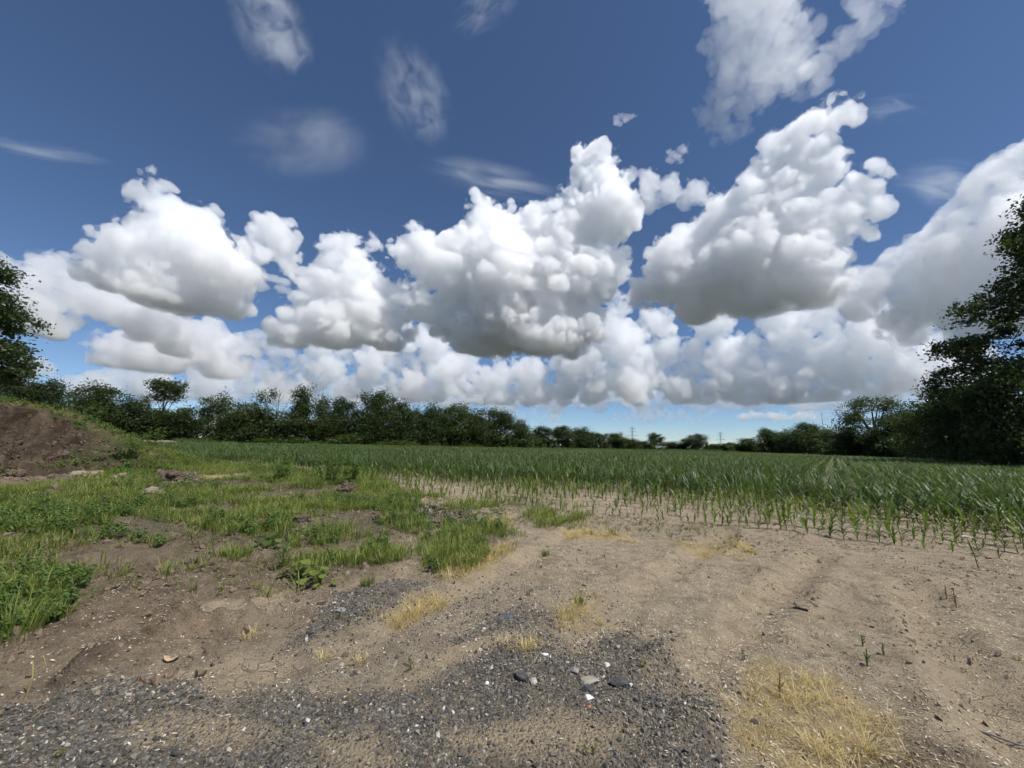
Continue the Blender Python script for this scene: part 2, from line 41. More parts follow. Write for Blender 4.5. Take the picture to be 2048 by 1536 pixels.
# ------------------------------------------------------------------ helpers
def link(o): COL.objects.link(o); return o
def tag(o, label=None, cat=None, group=None, kind=None):
    if label: o['label'] = label
    if cat: o['category'] = cat
    if group: o['group'] = group
    if kind: o['kind'] = kind
    return o
def empty(name, loc=(0, 0, 0), rz=0):
    o = link(bpy.data.objects.new(name, None)); o.location = loc; o.rotation_euler = (0, 0, rz); o.empty_display_size = .1
    return o
def mesh(name, V, Fc, mat=None, smooth=False):
    me = bpy.data.meshes.new(name); me.from_pydata([tuple(map(float, v)) for v in V], [], Fc)
    if mat: me.materials.append(mat)
    if smooth: me.polygons.foreach_set('use_smooth', [True] * len(me.polygons))
    me.update(); return me
def obj(name, me, parent=None):
    o = link(bpy.data.objects.new(name, me))
    if parent: o.parent = parent
    return o
def hash2(i, j, s):
    n = (i * 374761393 + j * 668265263 + s * 974634533) & 0xffffffff
    n = ((n ^ (n >> 13)) * 1274126177) & 0xffffffff
    return ((n ^ (n >> 16)) & 0xffff) / 65535.
def vn2(x, y, s=0):
    i = np.floor(x).astype(np.int64); j = np.floor(y).astype(np.int64); f = x - i; g = y - j
    f = f * f * (3 - 2 * f); g = g * g * (3 - 2 * g)
    a = hash2(i, j, s); b = hash2(i + 1, j, s); c = hash2(i, j + 1, s); d = hash2(i + 1, j + 1, s)
    return (a + (b - a) * f + (c - a) * g + (a - b - c + d) * f * g) * 2 - 1
def fbm(x, y, o=4, s=0, gain=.5):
    r = 0; a = 1.; t = 0
    for k in range(o): r = r + a * vn2(x * 2 ** k + 17.3 * k, y * 2 ** k - 9.1 * k, s + k); t += a; a *= gain
    return r / t
def vn3(p, s):
    i = np.floor(p).astype(np.int64); f = p - i; f = f * f * (3 - 2 * f); r = 0
    for dx in (0, 1):
        for dy in (0, 1):
            for dz in (0, 1):
                w = (f[:, 0] if dx else 1 - f[:, 0]) * (f[:, 1] if dy else 1 - f[:, 1]) * (f[:, 2] if dz else 1 - f[:, 2])
                r = r + w * hash2(i[:, 0] + dx + 7919 * (i[:, 2] + dz), i[:, 1] + dy, s)
    return r * 2 - 1
def sst(a, b, x): t = np.clip((x - a) / (b - a), 0, 1); return t * t * (3 - 2 * t)
def seg_dist(x, y, pts):
    d = np.full(x.shape, 1e9)
    for (ax, ay), (bx, by) in zip(pts[:-1], pts[1:]):
        vx, vy = bx - ax, by - ay; t = np.clip(((x - ax) * vx + (y - ay) * vy) / (vx * vx + vy * vy + 1e-9), 0, 1)
        d = np.minimum(d, np.hypot(x - ax - t * vx, y - ay - t * vy))
    return d
def poly_sd(x, y, pts):                       # signed distance, positive inside
    d = seg_dist(x, y, pts + pts[:1]); ins = np.zeros(x.shape, bool)
    for (ax, ay), (bx, by) in zip(pts, pts[1:] + pts[:1]):
        c = ((ay > y) != (by > y)); ins ^= c & (x < (bx - ax) * (y - ay) / ((by - ay) if by != ay else 1e-9) + ax)
    return np.where(ins, d, -d)
def mask(kind, x, y, soft=.12, warp=.16):
    x = np.asarray(x, float); y = np.asarray(y, float)
    wx = x + warp * fbm(x * 1.7, y * 1.7, 3, 31); wy = y + warp * fbm(x * 1.7, y * 1.7, 3, 57)
    m = np.zeros(x.shape)
    for p in POLYS[kind]:
        sz = max(1., .16 * abs(p[0][1])); m = np.maximum(m, sst(-soft * sz, soft * sz, poly_sd(wx, wy, p)))
    return m

# ------------------------------------------------------------------ terrain
FIELD_A = np.array((-5.0, 13.3)); FIELD_B = np.array((8.5, 6.3))   # front edge of the corn
ED = (FIELD_B - FIELD_A) / np.linalg.norm(FIELD_B - FIELD_A); EN = np.array((-ED[1], ED[0]))
def field_dist(x, y):                         # metres into the corn, bent back at the far left
    d = (x - FIELD_A[0]) * EN[0] + (y - FIELD_A[1]) * EN[1]; s = (x - FIELD_A[0]) * ED[0] + (y - FIELD_A[1]) * ED[1]
    return d - .16 * np.maximum(0, -s - 1) + .5 * fbm(s * .4, s * 0 + .5, 2, 5) + .25 * np.maximum(0, s - 12)
CREST = np.array([(-60, 3.0), (-45, 3.2), (-26, 3.15), (-23.8, 3.05), (-22, 2.8), (-20.9, 2.4), (-19.8, 1.85), (-18.4, 1.0), (-17.3, .35), (-16.4, 0), (60, 0)])
def pile(x, y):
    xs = x + .5 * fbm(x * .5, y * .5, 2, 71); c = np.interp(xs, CREST[:, 0], CREST[:, 1])
    ys = y + .55 * fbm(x * .9, y * .3, 3, 72) + .38 * fbm(x * 2.8, y * 2.8, 4, 79) + .9 * np.abs(fbm(x * 1.5, y * .35, 4, 73)) - .15
    P = np.interp(ys, [8.5, 12, 15.2, 16.4, 17.3, 17.7, 19, 25], [0, .04, .17, .42, .75, .97, 1, 0])
    h = c * P
    face = np.clip((ys - 13) / 2, 0, 1) * np.clip((18.0 - ys) / .8, 0, 1) * np.clip(c, 0, 1)
    h = h + face * (.5 * fbm(x * 1.6, y * 1.6, 4, 74) - .7 * np.abs(fbm(x * 2.2, y * .8, 3, 76)) + .3 * fbm(x * 5, y * 5, 3, 77)) + np.clip(h, 0, 1) * .05 * fbm(x * 5, y * 5, 3, 75)
    return h
def base_h(x, y):
    x = np.asarray(x, float); y = np.asarray(y, float); r = np.hypot(x, y)
    h = .035 * fbm(x * .45, y * .45, 3, 1) + .028 * fbm(x * 2.6, y * 2.6, 5, 2, .6) * sst(120, 20, r)
    left = mask('brown', x, y, .5, .3)
    h = h + left * (.11 * fbm(x * .9, y * .9, 3, 3) + .10 * fbm(x * 2.7, y * 2.7, 4, 4) + .035 * fbm(x * 9, y * 9, 3, 9) + .06)
    h = h + .13 * np.exp(-((seg_dist(x, y - .05, LINES['ledge']) - .0) / .14) ** 2) * (1 + 1.0 * fbm(x * 5, y * 5, 3, 6))
    h = h - .07 * np.exp(-((seg_dist(x + .02, y + .14, LINES['ledge'])) / .09) ** 2)
    for k, dp in (('rut1', .065), ('rut2', .05), ('rut3', .04), ('rut4', .045)):
        d = seg_dist(x, y, LINES[k]); h = h - dp * np.exp(-(d / .17) ** 2) + dp * .6 * np.exp(-((d - .3) / .1) ** 2) * (1 + 1.2 * fbm(x * 4, y * 4, 3, 12))
    h = h + .03 * mask('gravel', x, y, .2) + .025 * mask('dark', x, y, .15) * fbm(x * 7, y * 7, 3, 8)
    h = h + .95 * sst(84, 106, r) * sst(-35, -40, np.degrees(np.arctan2(x, y)))      # low rise before the left wood
    return h * sst(400, 80, r)
def ground_h(x, y):
    x = np.asarray(x, float); y = np.asarray(y, float)
    return base_h(x, y) + pile(x, y)
def gz(x, y): return float(ground_h(np.array([x]), np.array([y]))[0])

# ------------------------------------------------------------------ materials
class NT:
    def __init__(s, name):
        s.m = bpy.data.materials.new(name); s.m.use_nodes = True; s.t = s.m.node_tree; s.n = s.t.nodes; s.b = s.n['Principled BSDF']; s.out = s.n['Material Output']
    def N(s, ty, **kw):
        n = s.n.new(ty)
        for k, v in kw.items(): setattr(n, k, v)
        return n
    def L(s, a, b): s.t.links.new(a, b)
    def noise(s, scale, detail=4, rough=.6, vec=None, dist=0):
        n = s.N('ShaderNodeTexNoise'); n.inputs['Scale'].default_value = scale; n.inputs['Detail'].default_value = detail; n.inputs['Roughness'].default_value = rough; n.inputs['Distortion'].default_value = dist
        if vec: s.L(vec, n.inputs['Vector'])
        return n
    def ramp(s, fac, stops):
        r = s.N('ShaderNodeValToRGB'); e = r.color_ramp.elements
        while len(e) < len(stops): e.new(.5)
        for el, (p, c) in zip(e, stops): el.position = p; el.color = tuple(c) + (1,) if len(c) == 3 else c
        s.L(fac, r.inputs[0]); return r.outputs[0]
    def mix(s, fac, a, b, mode='MIX'):
        m = s.N('ShaderNodeMix', data_type='RGBA', blend_type=mode)
        for v, i in ((fac, 0), (a, 6), (b, 7)):
            if hasattr(v, 'node'): s.L(v, m.inputs[i])
            elif i == 0: m.inputs[0].default_value = v
            else: m.inputs[i].default_value = tuple(v) + (1,)
        return m.outputs[2]
    def math(s, op, a, b=None, clamp=False):
        m = s.N('ShaderNodeMath', operation=op); m.use_clamp = clamp
        for v, i in ((a, 0), (b, 1)):
            if v is None: continue
            if hasattr(v, 'node'): s.L(v, m.inputs[i])
            else: m.inputs[i].default_value = v
        return m.outputs[0]
    def attr(s, name): n = s.N('ShaderNodeAttribute'); n.attribute_name = name; return n.outputs['Fac']
    def bump(s, h, strength=.5, dist=.02):
        b = s.N('ShaderNodeBump'); b.inputs['Strength'].default_value = strength; b.inputs['Distance'].default_value = dist; s.L(h, b.inputs['Height']); s.L(b.outputs[0], s.b.inputs['Normal'])
    def set(s, col=None, rough=.9, spec=.2):
        if col is not None:
            if hasattr(col, 'node'): s.L(col, s.b.inputs['Base Color'])
            else: s.b.inputs['Base Color'].default_value = tuple(col) + (1,)
        s.b.inputs['Roughness'].default_value = rough; s.b.inputs['Specular IOR Level'].default_value = spec
        return s.m

def soil_nodes(t):
    pos = t.N('ShaderNodeNewGeometry').outputs['Position']
    n1 = t.noise(.9, 5, .6, pos); n2 = t.noise(9, 6, .65, pos); n3 = t.noise(70, 4, .7, pos)
    tan = t.ramp(n2.outputs[0], [(.25, (.156, .132, .098)), (.5, (.258, .222, .168)), (.75, (.345, .302, .234))])
    bro = t.ramp(n2.outputs[0], [(.25, (.070, .053, .038)), (.5, (.130, .102, .073)), (.75, (.205, .166, .122))])
    c = t.mix(t.attr('brown'), tan, bro)
    c = t.mix(t.ramp(n1.outputs[0], [(.35, (0, 0, 0)), (.7, (.55, .55, .55))]), c, (.25, .22, .175))
    n4 = t.noise(2.6, 6, .7, pos, .5); c = t.mix(1, c, t.ramp(n4.outputs[0], [(.32, (.62, .60, .58)), (.5, (1, 1, 1)), (.7, (1.18, 1.17, 1.15))]), 'MULTIPLY')
    f = t.ramp(n3.outputs[0], [(.3, (.55, .55, .55)), (.5, (1, 1, 1)), (.72, (1.25, 1.22, 1.18))])
    return pos, n1, n2, n3, t.mix(1, c, f, 'MULTIPLY')
def ground_material():
    t = NT('bare_soil'); pos, n1, n2, n3, c = soil_nodes(t)
    v = t.N('ShaderNodeTexVoronoi'); v.inputs['Scale'].default_value = 55; t.L(pos, v.inputs['Vector'])
    sp = t.N('ShaderNodeSeparateColor'); t.L(v.outputs['Color'], sp.inputs[0])
    grav = t.ramp(sp.outputs[0], [(0, (.056, .052, .047)), (.55, (.104, .097, .087)), (.86, (.15, .142, .128)), (.95, (.30, .275, .235))])
    gm = t.math('MULTIPLY', t.attr('gravel'), t.ramp(n2.outputs[0], [(.3, (.3, .3, .3)), (.58, (.95, .95, .95))]))
    c = t.mix(gm, c, grav)
    c = t.mix(t.math('MULTIPLY', t.attr('sand'), t.ramp(n2.outputs[0], [(.3, (.3, .3, .3)), (.55, (.9, .9, .9))])), c, (.31, .262, .19))
    c = t.mix(t.math('MULTIPLY', t.attr('green'), .55, True), c, (.046, .052, .040))
    c = t.mix(t.math('MULTIPLY', t.attr('dry'), t.ramp(n2.outputs[0], [(.35, (.2, .2, .2)), (.6, (.85, .85, .85))])), c, (.31, .25, .14))
    c = t.mix(t.math('MULTIPLY', t.attr('dark'), t.ramp(n2.outputs[0], [(.3, (1, 1, 1)), (.65, (.35, .35, .35))])), c, (.062, .047, .038))
    # chaff: pale flecks
    v2 = t.N('ShaderNodeTexVoronoi'); v2.inputs['Scale'].default_value = 38; v2.inputs['Randomness'].default_value = 1
    mp = t.N('ShaderNodeMapping'); mp.inputs['Scale'].default_value = (1, .45, 1); mp.inputs['Rotation'].default_value = (0, 0, .6); t.L(pos, mp.inputs['Vector']); t.L(mp.outputs[0], v2.inputs['Vector'])
    fl = t.math('LESS_THAN', v2.outputs['Distance'], .11); fl = t.math('MULTIPLY', fl, t.ramp(n1.outputs[0], [(.4, (0, 0, 0)), (.62, (.7, .7, .7))]))
    c = t.mix(fl, c, (.46, .40, .31))
    # cracks in the dry mud
    v3 = t.N('ShaderNodeTexVoronoi', feature='DISTANCE_TO_EDGE'); v3.inputs['Scale'].default_value = 7; wv = t.noise(6, 3, .5, pos); mv = t.N('ShaderNodeVectorMath', operation='ADD'); t.L(pos, mv.inputs[0]); sc_ = t.N('ShaderNodeVectorMath', operation='SCALE'); sc_.inputs['Scale'].default_value = .12; t.L(wv.outputs['Color'], sc_.inputs[0]); t.L(sc_.outputs[0], mv.inputs[1]); t.L(mv.outputs[0], v3.inputs['Vector'])
    cr = t.ramp(v3.outputs['Distance'], [(.0, (1, 1, 1)), (.022, (0, 0, 0))]); cr = t.math('MULTIPLY', cr, t.math('MULTIPLY', t.attr('sand'), t.ramp(n1.outputs[0], [(.45, (0, 0, 0)), (.6, (1, 1, 1))])))
    c = t.mix(t.math('MULTIPLY', cr, .6), c, (.10, .08, .06))
    h = t.math('ADD', t.math('MULTIPLY', n2.outputs[0], 1.0), t.math('MULTIPLY', n3.outputs[0], .45))
    h = t.math('SUBTRACT', h, t.math('MULTIPLY', t.math('MULTIPLY', v.outputs['Distance'], gm), .5)); h = t.math('SUBTRACT', h, t.math('MULTIPLY', cr, .5))
    c = t.mix(1, c, (1.36, 1.28, 1.15), 'MULTIPLY')
    t.bump(h, 1.0, .07)
    return t.set(c, .95, .12)
def mound_material():
    t = NT('mound_soil'); pos, n1, n2, n3, c = soil_nodes(t)
    c = t.mix(1, c, (.52, .47, .44), 'MULTIPLY'); n5 = t.noise(1.1, 5, .7, pos, .8); c = t.mix(1, c, t.ramp(n5.outputs[0], [(.36, (.45, .44, .44)), (.5, (.9, .9, .9)), (.65, (1.25, 1.22, 1.2))]), 'MULTIPLY')
    c = t.mix(t.math('MULTIPLY', t.attr('green'), .8), c, (.085, .085, .04))
    h = t.math('ADD', n2.outputs[0], t.math('MULTIPLY', n3.outputs[0], .3)); t.bump(h, 1, .08)
    return t.set(c, .95, .1)
def leaf_material(name, stops, trans=.35, rough=.55, island=True, spec=.25, gain=1.2):
    stops = [(p_, tuple(x_ * gain for x_ in c_)) for p_, c_ in stops]
    t = NT(name); oi = t.N('ShaderNodeObjectInfo').outputs['Random']; g = t.N('ShaderNodeNewGeometry')
    r = g.outputs['Random Per Island'] if island else oi
    fac = t.math('ADD', t.math('MULTIPLY', r, .55), t.math('MULTIPLY', oi, .45))
    c = t.ramp(fac, stops)
    t.set(c, rough, spec)
    tr = t.N('ShaderNodeBsdfTranslucent'); t.L(t.mix(1, c, (1.25, 1.35, .6), 'MULTIPLY'), tr.inputs['Color'])
    mx = t.N('ShaderNodeMixShader'); mx.inputs[0].default_value = trans; t.L(t.b.outputs[0], mx.inputs[1]); t.L(tr.outputs[0], mx.inputs[2]); t.L(mx.outputs[0], t.out.inputs['Surface'])
    return t.m
def plain(name, col, rough=.8, var=.25, scale=12, spec=.2, bump=.3):
    t = NT(name); pos = t.N('ShaderNodeTexCoord').outputs['Object']; n = t.noise(scale, 5, .65, pos)
    lo = tuple(x * (1 - var) for x in col); hi = tuple(min(1, x * (1 + var)) for x in col)
    c = t.ramp(n.outputs[0], [(.3, lo), (.7, hi)]); t.bump(n.outputs[0], bump, .02); return t.set(c, rough, spec)
M_GROUND = ground_material(); M_MOUND = mound_material()
M_BARK = plain('bark', (.09, .075, .06), .9, .4, 3); M_BARK_PALE = plain('grey_bark', (.22, .20, .18), .9, .3, 3)
M_LEAF = leaf_material('tree_leaves', [(.1, (.030, .048, .018)), (.5, (.052, .080, .026)), (.9, (.085, .112, .034))], gain=.88)
M_LEAF_PALE = leaf_material('pale_tree_leaves', [(.1, (.045, .066, .032)), (.5, (.070, .098, .044)), (.9, (.105, .135, .06))], gain=.92)
M_LEAF_BRIGHT = leaf_material('bush_leaves', [(.1, (.045, .068, .014)), (.5, (.080, .112, .024)), (.9, (.12, .15, .035))], gain=.92)
M_LEAF_BIG = leaf_material('broad_tree_leaves', [(.1, (.020, .036, .014)), (.5, (.040, .064, .022)), (.9, (.072, .100, .032))], .38, .42, True, .4, .95)
M_CORN = leaf_material('corn_leaves', [(.1, (.039, .064, .022)), (.5, (.062, .096, .030)), (.9, (.097, .131, .040))], .32, .45, True, .3)
M_CORN_YOUNG = leaf_material('young_corn_leaves', [(.1, (.065, .095, .022)), (.5, (.10, .140, .032)), (.9, (.155, .185, .05))], .35, .45)
M_GRASS = leaf_material('green_grass', [(.1, (.085, .108, .022)), (.5, (.145, .180, .038)), (.9, (.215, .24, .075))], .4, .5, gain=1.22)
M_WEED = leaf_material('weed_leaves', [(.1, (.045, .078, .020)), (.5, (.078, .128, .030)), (.9, (.12, .17, .045))], .35, .5)
M_OLIVE = leaf_material('olive_weeds', [(.1, (.09, .09, .03)), (.5, (.15, .145, .05)), (.9, (.23, .21, .085))], .3, .6)
M_DRY = leaf_material('dry_grass', [(.1, (.25, .175, .07)), (.5, (.44, .335, .155)), (.9, (.58, .48, .26))], .3, .6, gain=1.25)
M_RUST = leaf_material('rusty_weed', [(.1, (.11, .06, .025)), (.9, (.22, .13, .05))], .15, .7)
M_CHAFF = leaf_material('chaff', [(.1, (.24, .20, .145)), (.5, (.42, .365, .28)), (.95, (.66, .60, .50))], .1, .7)
M_CRUMB = plain('soil_crumbs', (.17, .128, .09), .95, .4, 6); M_CRUMB_TAN = plain('tan_soil_crumbs', (.25, .20, .145), .95, .3, 6); M_CLOD = plain('clod_earth', (.105, .080, .058), .95, .5, 5, .1, .6)
def gravel_material():
    t = NT('asphalt_gravel'); r = t.N('ShaderNodeObjectInfo').outputs['Random']
    c = t.ramp(r, [(0, (.054, .051, .046)), (.35, (.096, .091, .083)), (.68, (.132, .124, .110)), (.88, (.18, .165, .14)), (.97, (.30, .27, .225)), (1, (.55, .52, .47))])
    n = t.noise(60, 3, .6, t.N('ShaderNodeTexCoord').outputs['Object']); t.bump(n.outputs[0], .4, .004); return t.set(c, .85, .25)
M_GRAVEL = gravel_material()
STONE_M = {'tan': plain('tan_stone', (.30, .27, .215), .85, .3, 9), 'grey': plain('grey_stone', (.22, .215, .205), .85, .3, 12), 'asphalt': plain('asphalt_lump', (.075, .073, .072), .9, .5, 40, .2, .8),
           'white': plain('white_stone', (.72, .70, .66), .8, .1, 12), 'speckled': plain('speckled_stone', (.36, .34, .31), .85, .6, 35), 'slate': plain('slate_slab', (.085, .095, .10), .7, .25, 8), 'brick': plain('brick_chip', (.32, .14, .085), .9, .3, 14)}

# ------------------------------------------------------------------ ground sheet
def ground_sheet():
    rr = [.6, 1.4, 2.2, 3.0, 3.6, 4.2]; r = 4.7
    while r < 66: rr.append(r); r *= 1.0105
    while r < 40000: rr.append(r); r *= 1.13
    a = np.concatenate([np.radians(np.linspace(-68, 68, 540)), np.radians(np.linspace(74, 286, 54))])
    rr = np.array(rr); A, R = np.meshgrid(a, rr); X = R * np.sin(A); Y = -3 + R * np.cos(A)
    x = np.append(X.ravel(), 0); y = np.append(Y.ravel(), -3); z = base_h(x, y) - .002 * np.maximum(0, np.hypot(x, y) - 300) ** .5 * 0
    n, m = len(rr), len(a)
    i = np.arange(n - 1)[:, None] * m; j = np.arange(m)[None]; j2 = (j + 1) % m
    q = np.stack([i + j, i + j2, i + m + j2, i + m + j], -1).reshape(-1, 4)[:, ::-1]
    nv = len(x); faces = q
    me = bpy.data.meshes.new('ground'); me.vertices.add(nv); me.vertices.foreach_set('co', np.stack([x, y, z], 1).astype(np.float32).ravel())
    tri = np.stack([np.full(m, nv - 1), (np.arange(m) + 1) % m, np.arange(m)], 1)[:, ::1]
    nl = q.size + tri.size; me.loops.add(nl); me.loops.foreach_set('vertex_index', np.concatenate([q.ravel(), tri.ravel()]).astype(np.int32))
    npoly = len(q) + len(tri); me.polygons.add(npoly)
    ls = np.concatenate([np.arange(len(q)) * 4, q.size + np.arange(len(tri)) * 3]); me.polygons.foreach_set('loop_start', ls.astype(np.int32))
    me.polygons.foreach_set('use_smooth', np.ones(npoly, bool)); me.update(calc_edges=True); me.validate()
    far = np.hypot(x, y) > 130
    vals = {k: mask(k, x, y) for k in ('gravel', 'sand', 'dry', 'dark', 'brown')}
    vals['gravel'] = np.maximum(vals['gravel'], .35 * mask('thin', x, y, .4))
    vals['green'] = np.maximum(mask('green', x, y, .3), .3 * mask('sparse', x, y, .5))
    for k in ('rut1', 'rut2', 'rut3', 'rut4'): vals['sand'] = np.maximum(vals['sand'], .95 * np.exp(-(seg_dist(x, y, LINES[k]) / .26) ** 2) * (.7 + .6 * fbm(x * 2, y * 2, 3, 66)))
    bear = np.degrees(np.arctan2(x, y)); strip = (bear < -36) & (bear > -50) & (np.hypot(x, y) > 88) & (np.hypot(x, y) < 142)
    vals['green'] = np.maximum(vals['green'], far * 1.8); vals['green'] = np.where(strip, .0, vals['green']); vals['brown'] = np.where(strip, .5, vals['brown'])
    for k, v in vals.items(): me.attributes.new(k, 'FLOAT', 'POINT').data.foreach_set('value', v.astype(np.float32))
    me.materials.append(M_GROUND)
    return tag(obj('ground', me), 'bare tan dirt and dark gravel field entrance spreading to the cornfield', None, None, 'structure')
ground_sheet()
def mound():
    xs = np.arange(-46, -13.5, .11); ys = np.arange(8, 31, .11); X, Y = np.meshgrid(xs, ys); x, y = X.ravel(), Y.ravel()
    p = pile(x, y); z = base_h(x, y) + p - .05 + .05 * np.clip(p * 4, 0, 1)
    z = np.where(p < .02, z - .05, z)
    m = len(xs); n = len(ys); i = np.arange(n - 1)[:, None] * m; j = np.arange(m - 1)[None]
    q = np.stack([i + j, i + j + 1, i + m + j + 1, i + m + j], -1).reshape(-1, 4)
    q = q[(p[q] > .012).any(1)]
    u = np.unique(q); re = np.zeros(len(x), int); re[u] = np.arange(len(u)); q = re[q]
    me = mesh('dirt_mound', np.stack([x, y, z], 1)[u], q.tolist(), M_MOUND, True)
    g = np.clip(p - .4, 0, 1) * sst(17.8, 18.6, y) + sst(-19.2, -18.2, x) * sst(.25, .6, p)
    me.attributes.new('green', 'FLOAT', 'POINT').data.foreach_set('value', np.clip(g, 0, 1)[u].astype(np.float32))
    me.attributes.new('brown', 'FLOAT', 'POINT').data.foreach_set('value', np.ones(len(u), np.float32))
    return tag(obj('dirt_mound', me), 'tall eroded brown dirt mound with weeds on top at the left', 'mound')
mound()

# ------------------------------------------------------------------ clouds: closed shapes filled with an even scattering medium
def cloud_material(name, sig, g=.3):
    m = bpy.data.materials.new(name); m.use_nodes = True; n = m.node_tree; n.nodes.clear()
    o = n.nodes.new('ShaderNodeOutputMaterial'); v = n.nodes.new('ShaderNodeVolumeScatter'); v.inputs['Color'].default_value = (.988, .989, .991, 1)
    v.inputs['Density'].default_value = sig; v.inputs['Anisotropy'].default_value = g; n.links.new(v.outputs[0], o.inputs['Volume']); m.cycles.homogeneous_volume = True
    return m
TILE = 144
def billow_tile(seed=4):
    """periodic turbulence: octaves of folded band-limited noise, rounded heads with sharp creases"""
    rng = np.random.default_rng(seed); k = np.fft.fftfreq(TILE) * TILE; kz = np.fft.rfftfreq(TILE) * TILE
    K = np.sqrt(k[:, None, None] ** 2 + k[None, :, None] ** 2 + kz[None, None] ** 2).astype(np.float32); W = np.fft.rfftn(rng.normal(size=(TILE,) * 3).astype(np.float32)); out = []
    for f in (4, 8.5, 18, 36):
        b = np.fft.irfftn(W * np.exp(-((K - f) / (f * .3)) ** 2), s=(TILE,) * 3).astype(np.float32); out.append(np.roll(b / b.std(), int(31 * f), (0, 1, 2)))
    return out
BAND = billow_tile()
def tile_at(b, ix, iy, iz, step=1.0):
    g = [np.floor(i * step).astype(int) % TILE for i in (ix, iy, iz)]; return b[np.ix_(*g)]
def surface_net(F, org, vox):
    """closed quad mesh round F > 0"""
    F = np.pad(F, 1, constant_values=-1.0); org = np.asarray(org) - vox; I = F > 0; n = I.shape
    c = np.zeros(tuple(q - 1 for q in n), np.int8); cor = [(i, j, k) for i in (0, 1) for j in (0, 1) for k in (0, 1)]
    sl = lambda o, e: tuple(slice(q, q + m - 1) for q, m in zip(o, e))
    for o in cor: c += I[sl(o, n)]
    ids = np.argwhere((c > 0) & (c < 8)); V = [F[ids[:, 0] + o[0], ids[:, 1] + o[1], ids[:, 2] + o[2]] for o in cor]; P = np.zeros((len(ids), 3), np.float32); cnt = np.zeros(len(ids), np.float32)
    for a in range(8):
        for b in range(a + 1, 8):
            d = np.abs(np.subtract(cor[a], cor[b]))
            if d.sum() != 1: continue
            x = (V[a] > 0) != (V[b] > 0); t = np.where(x, V[a] / np.where(x, V[a] - V[b], 1), 0)
            P += np.where(x[:, None], np.array(cor[a]) + t[:, None] * np.subtract(cor[b], cor[a]), 0); cnt += x
    P = org + (ids + P / cnt[:, None] + 0.0) * vox; vid = np.full(c.shape, -1, np.int32); vid[tuple(ids.T)] = np.arange(len(ids)); Q = []
    for ax in range(3):
        u, w = [(1, 2), (2, 0), (0, 1)][ax]; lo = [slice(1, -1)] * 3; lo[ax] = slice(0, -1); hi = list(lo); hi[ax] = slice(1, None); A, B = I[tuple(lo)], I[tuple(hi)]; e = np.argwhere(A != B); s_ = A[tuple(e.T)]; e = e + [0 if q == ax else 1 for q in range(3)]
        def cell(du, dw): q = e.copy(); q[:, u] -= du; q[:, w] -= dw; return vid[tuple(q.T)]
        q = np.stack([cell(1, 1), cell(0, 1), cell(0, 0), cell(1, 0)], 1); q[~s_] = q[~s_][:, ::-1]; Q.append(q)
    return P, np.concatenate(Q)
def quads(name, P, Q, mat):
    me = bpy.data.meshes.new(name); me.vertices.add(len(P)); me.vertices.foreach_set('co', P.astype(np.float32).ravel()); me.loops.add(Q.size); me.loops.foreach_set('vertex_index', Q.astype(np.int32).ravel()); me.polygons.add(len(Q)); me.polygons.foreach_set('loop_start', (np.arange(len(Q)) * 4).astype(np.int32)); me.update(calc_edges=True); me.materials.append(mat); return me
def cloud(name, lobes, sig, vox, label, seed, flat=.5, rough=.96):
    rng = np.random.default_rng(seed); lob = np.array(lobes, float); S = float(np.median(lob[:, 3])); base = (lob[:, 2] - lob[:, 3] * flat).min(); extra = []
    for x, y, z, r in lobes:                      # smaller heads round each main one
        d = rng.normal(size=(7, 3)); d[:, 2] += .35; d /= np.linalg.norm(d, axis=1)[:, None]; extra.append(np.c_[np.array([x, y, z]) + d * r * .62, r * rng.uniform(.34, .6, 7)])
    L = np.vstack([lob * [1, 1, 1, .8]] + extra); mg = S * .55; lo = (L[:, :3] - L[:, 3:]).min(0) - mg; hi = (L[:, :3] + L[:, 3:]).max(0) + mg; lo[2] = max(lo[2], base - S * .3)
    n = np.ceil((hi - lo) / vox).astype(int); ax = [np.arange(m) for m in n]; off = rng.integers(0, TILE, 3); F = np.full(n, -3 * S, np.float32)
    g = [a + o for a, o in zip(ax, off)]; st = TILE / 4 * vox / (S * 1.25)   # first octave spans about one head
    st = min(st, 4.0); wx = [S * .16 * tile_at(BAND[0], *g, st * .5), S * .16 * tile_at(np.roll(BAND[0], 50, 0), *g, st * .5)]
    for x, y, z, r in L:
        m = r + S * .75; s3 = tuple(slice(max(0, int((q - m - l) / vox)), max(0, int((q + m - l) / vox) + 1)) for q, l in zip((x, y, z), lo))
        px, py, pz = [(l + a[q] * vox) for l, a, q in zip(lo, ax, s3)]
        d = r - np.sqrt((px[:, None, None] - x + wx[0][s3]) ** 2 + (py[None, :, None] - y) ** 2 + (pz[None, None] - z + wx[1][s3]) ** 2); F[s3] = np.maximum(F[s3], d)
    T = 0
    for b, a in zip(BAND, (.30, .17, .095, .04)): T = T + a * (np.abs(tile_at(b, *g, st)) - .8)
    for b, a in zip(BAND[1:], (.05, .035, .025)): T = T + a * tile_at(np.roll(b, 77, 1), *g, st * 2.2)          # finer, torn
    T = np.where(T > .2, .2 + .4 * (T - .2), T); zz = (lo[2] + ax[2] * vox)[None, None]; F = F + S * rough * T * np.clip((zz - base) / (S * .5), .25, 1); F = np.minimum(F, (zz - base) * 1.2 + S * .05 * tile_at(BAND[1], *g, st))
    P, Q = surface_net(F, lo, vox); o = obj(name, quads(name, P, Q, cloud_material('cloud_body', sig)))
    if vox < 25:
        P, Q = surface_net((F + S * .10)[::2, ::2, ::2], lo, vox * 2); obj('veil', quads('veil', P, Q, cloud_material('cloud_veil', sig * .12)), o)
    return tag(o, label, 'cloud', None, 'stuff' if vox > 39 else None)
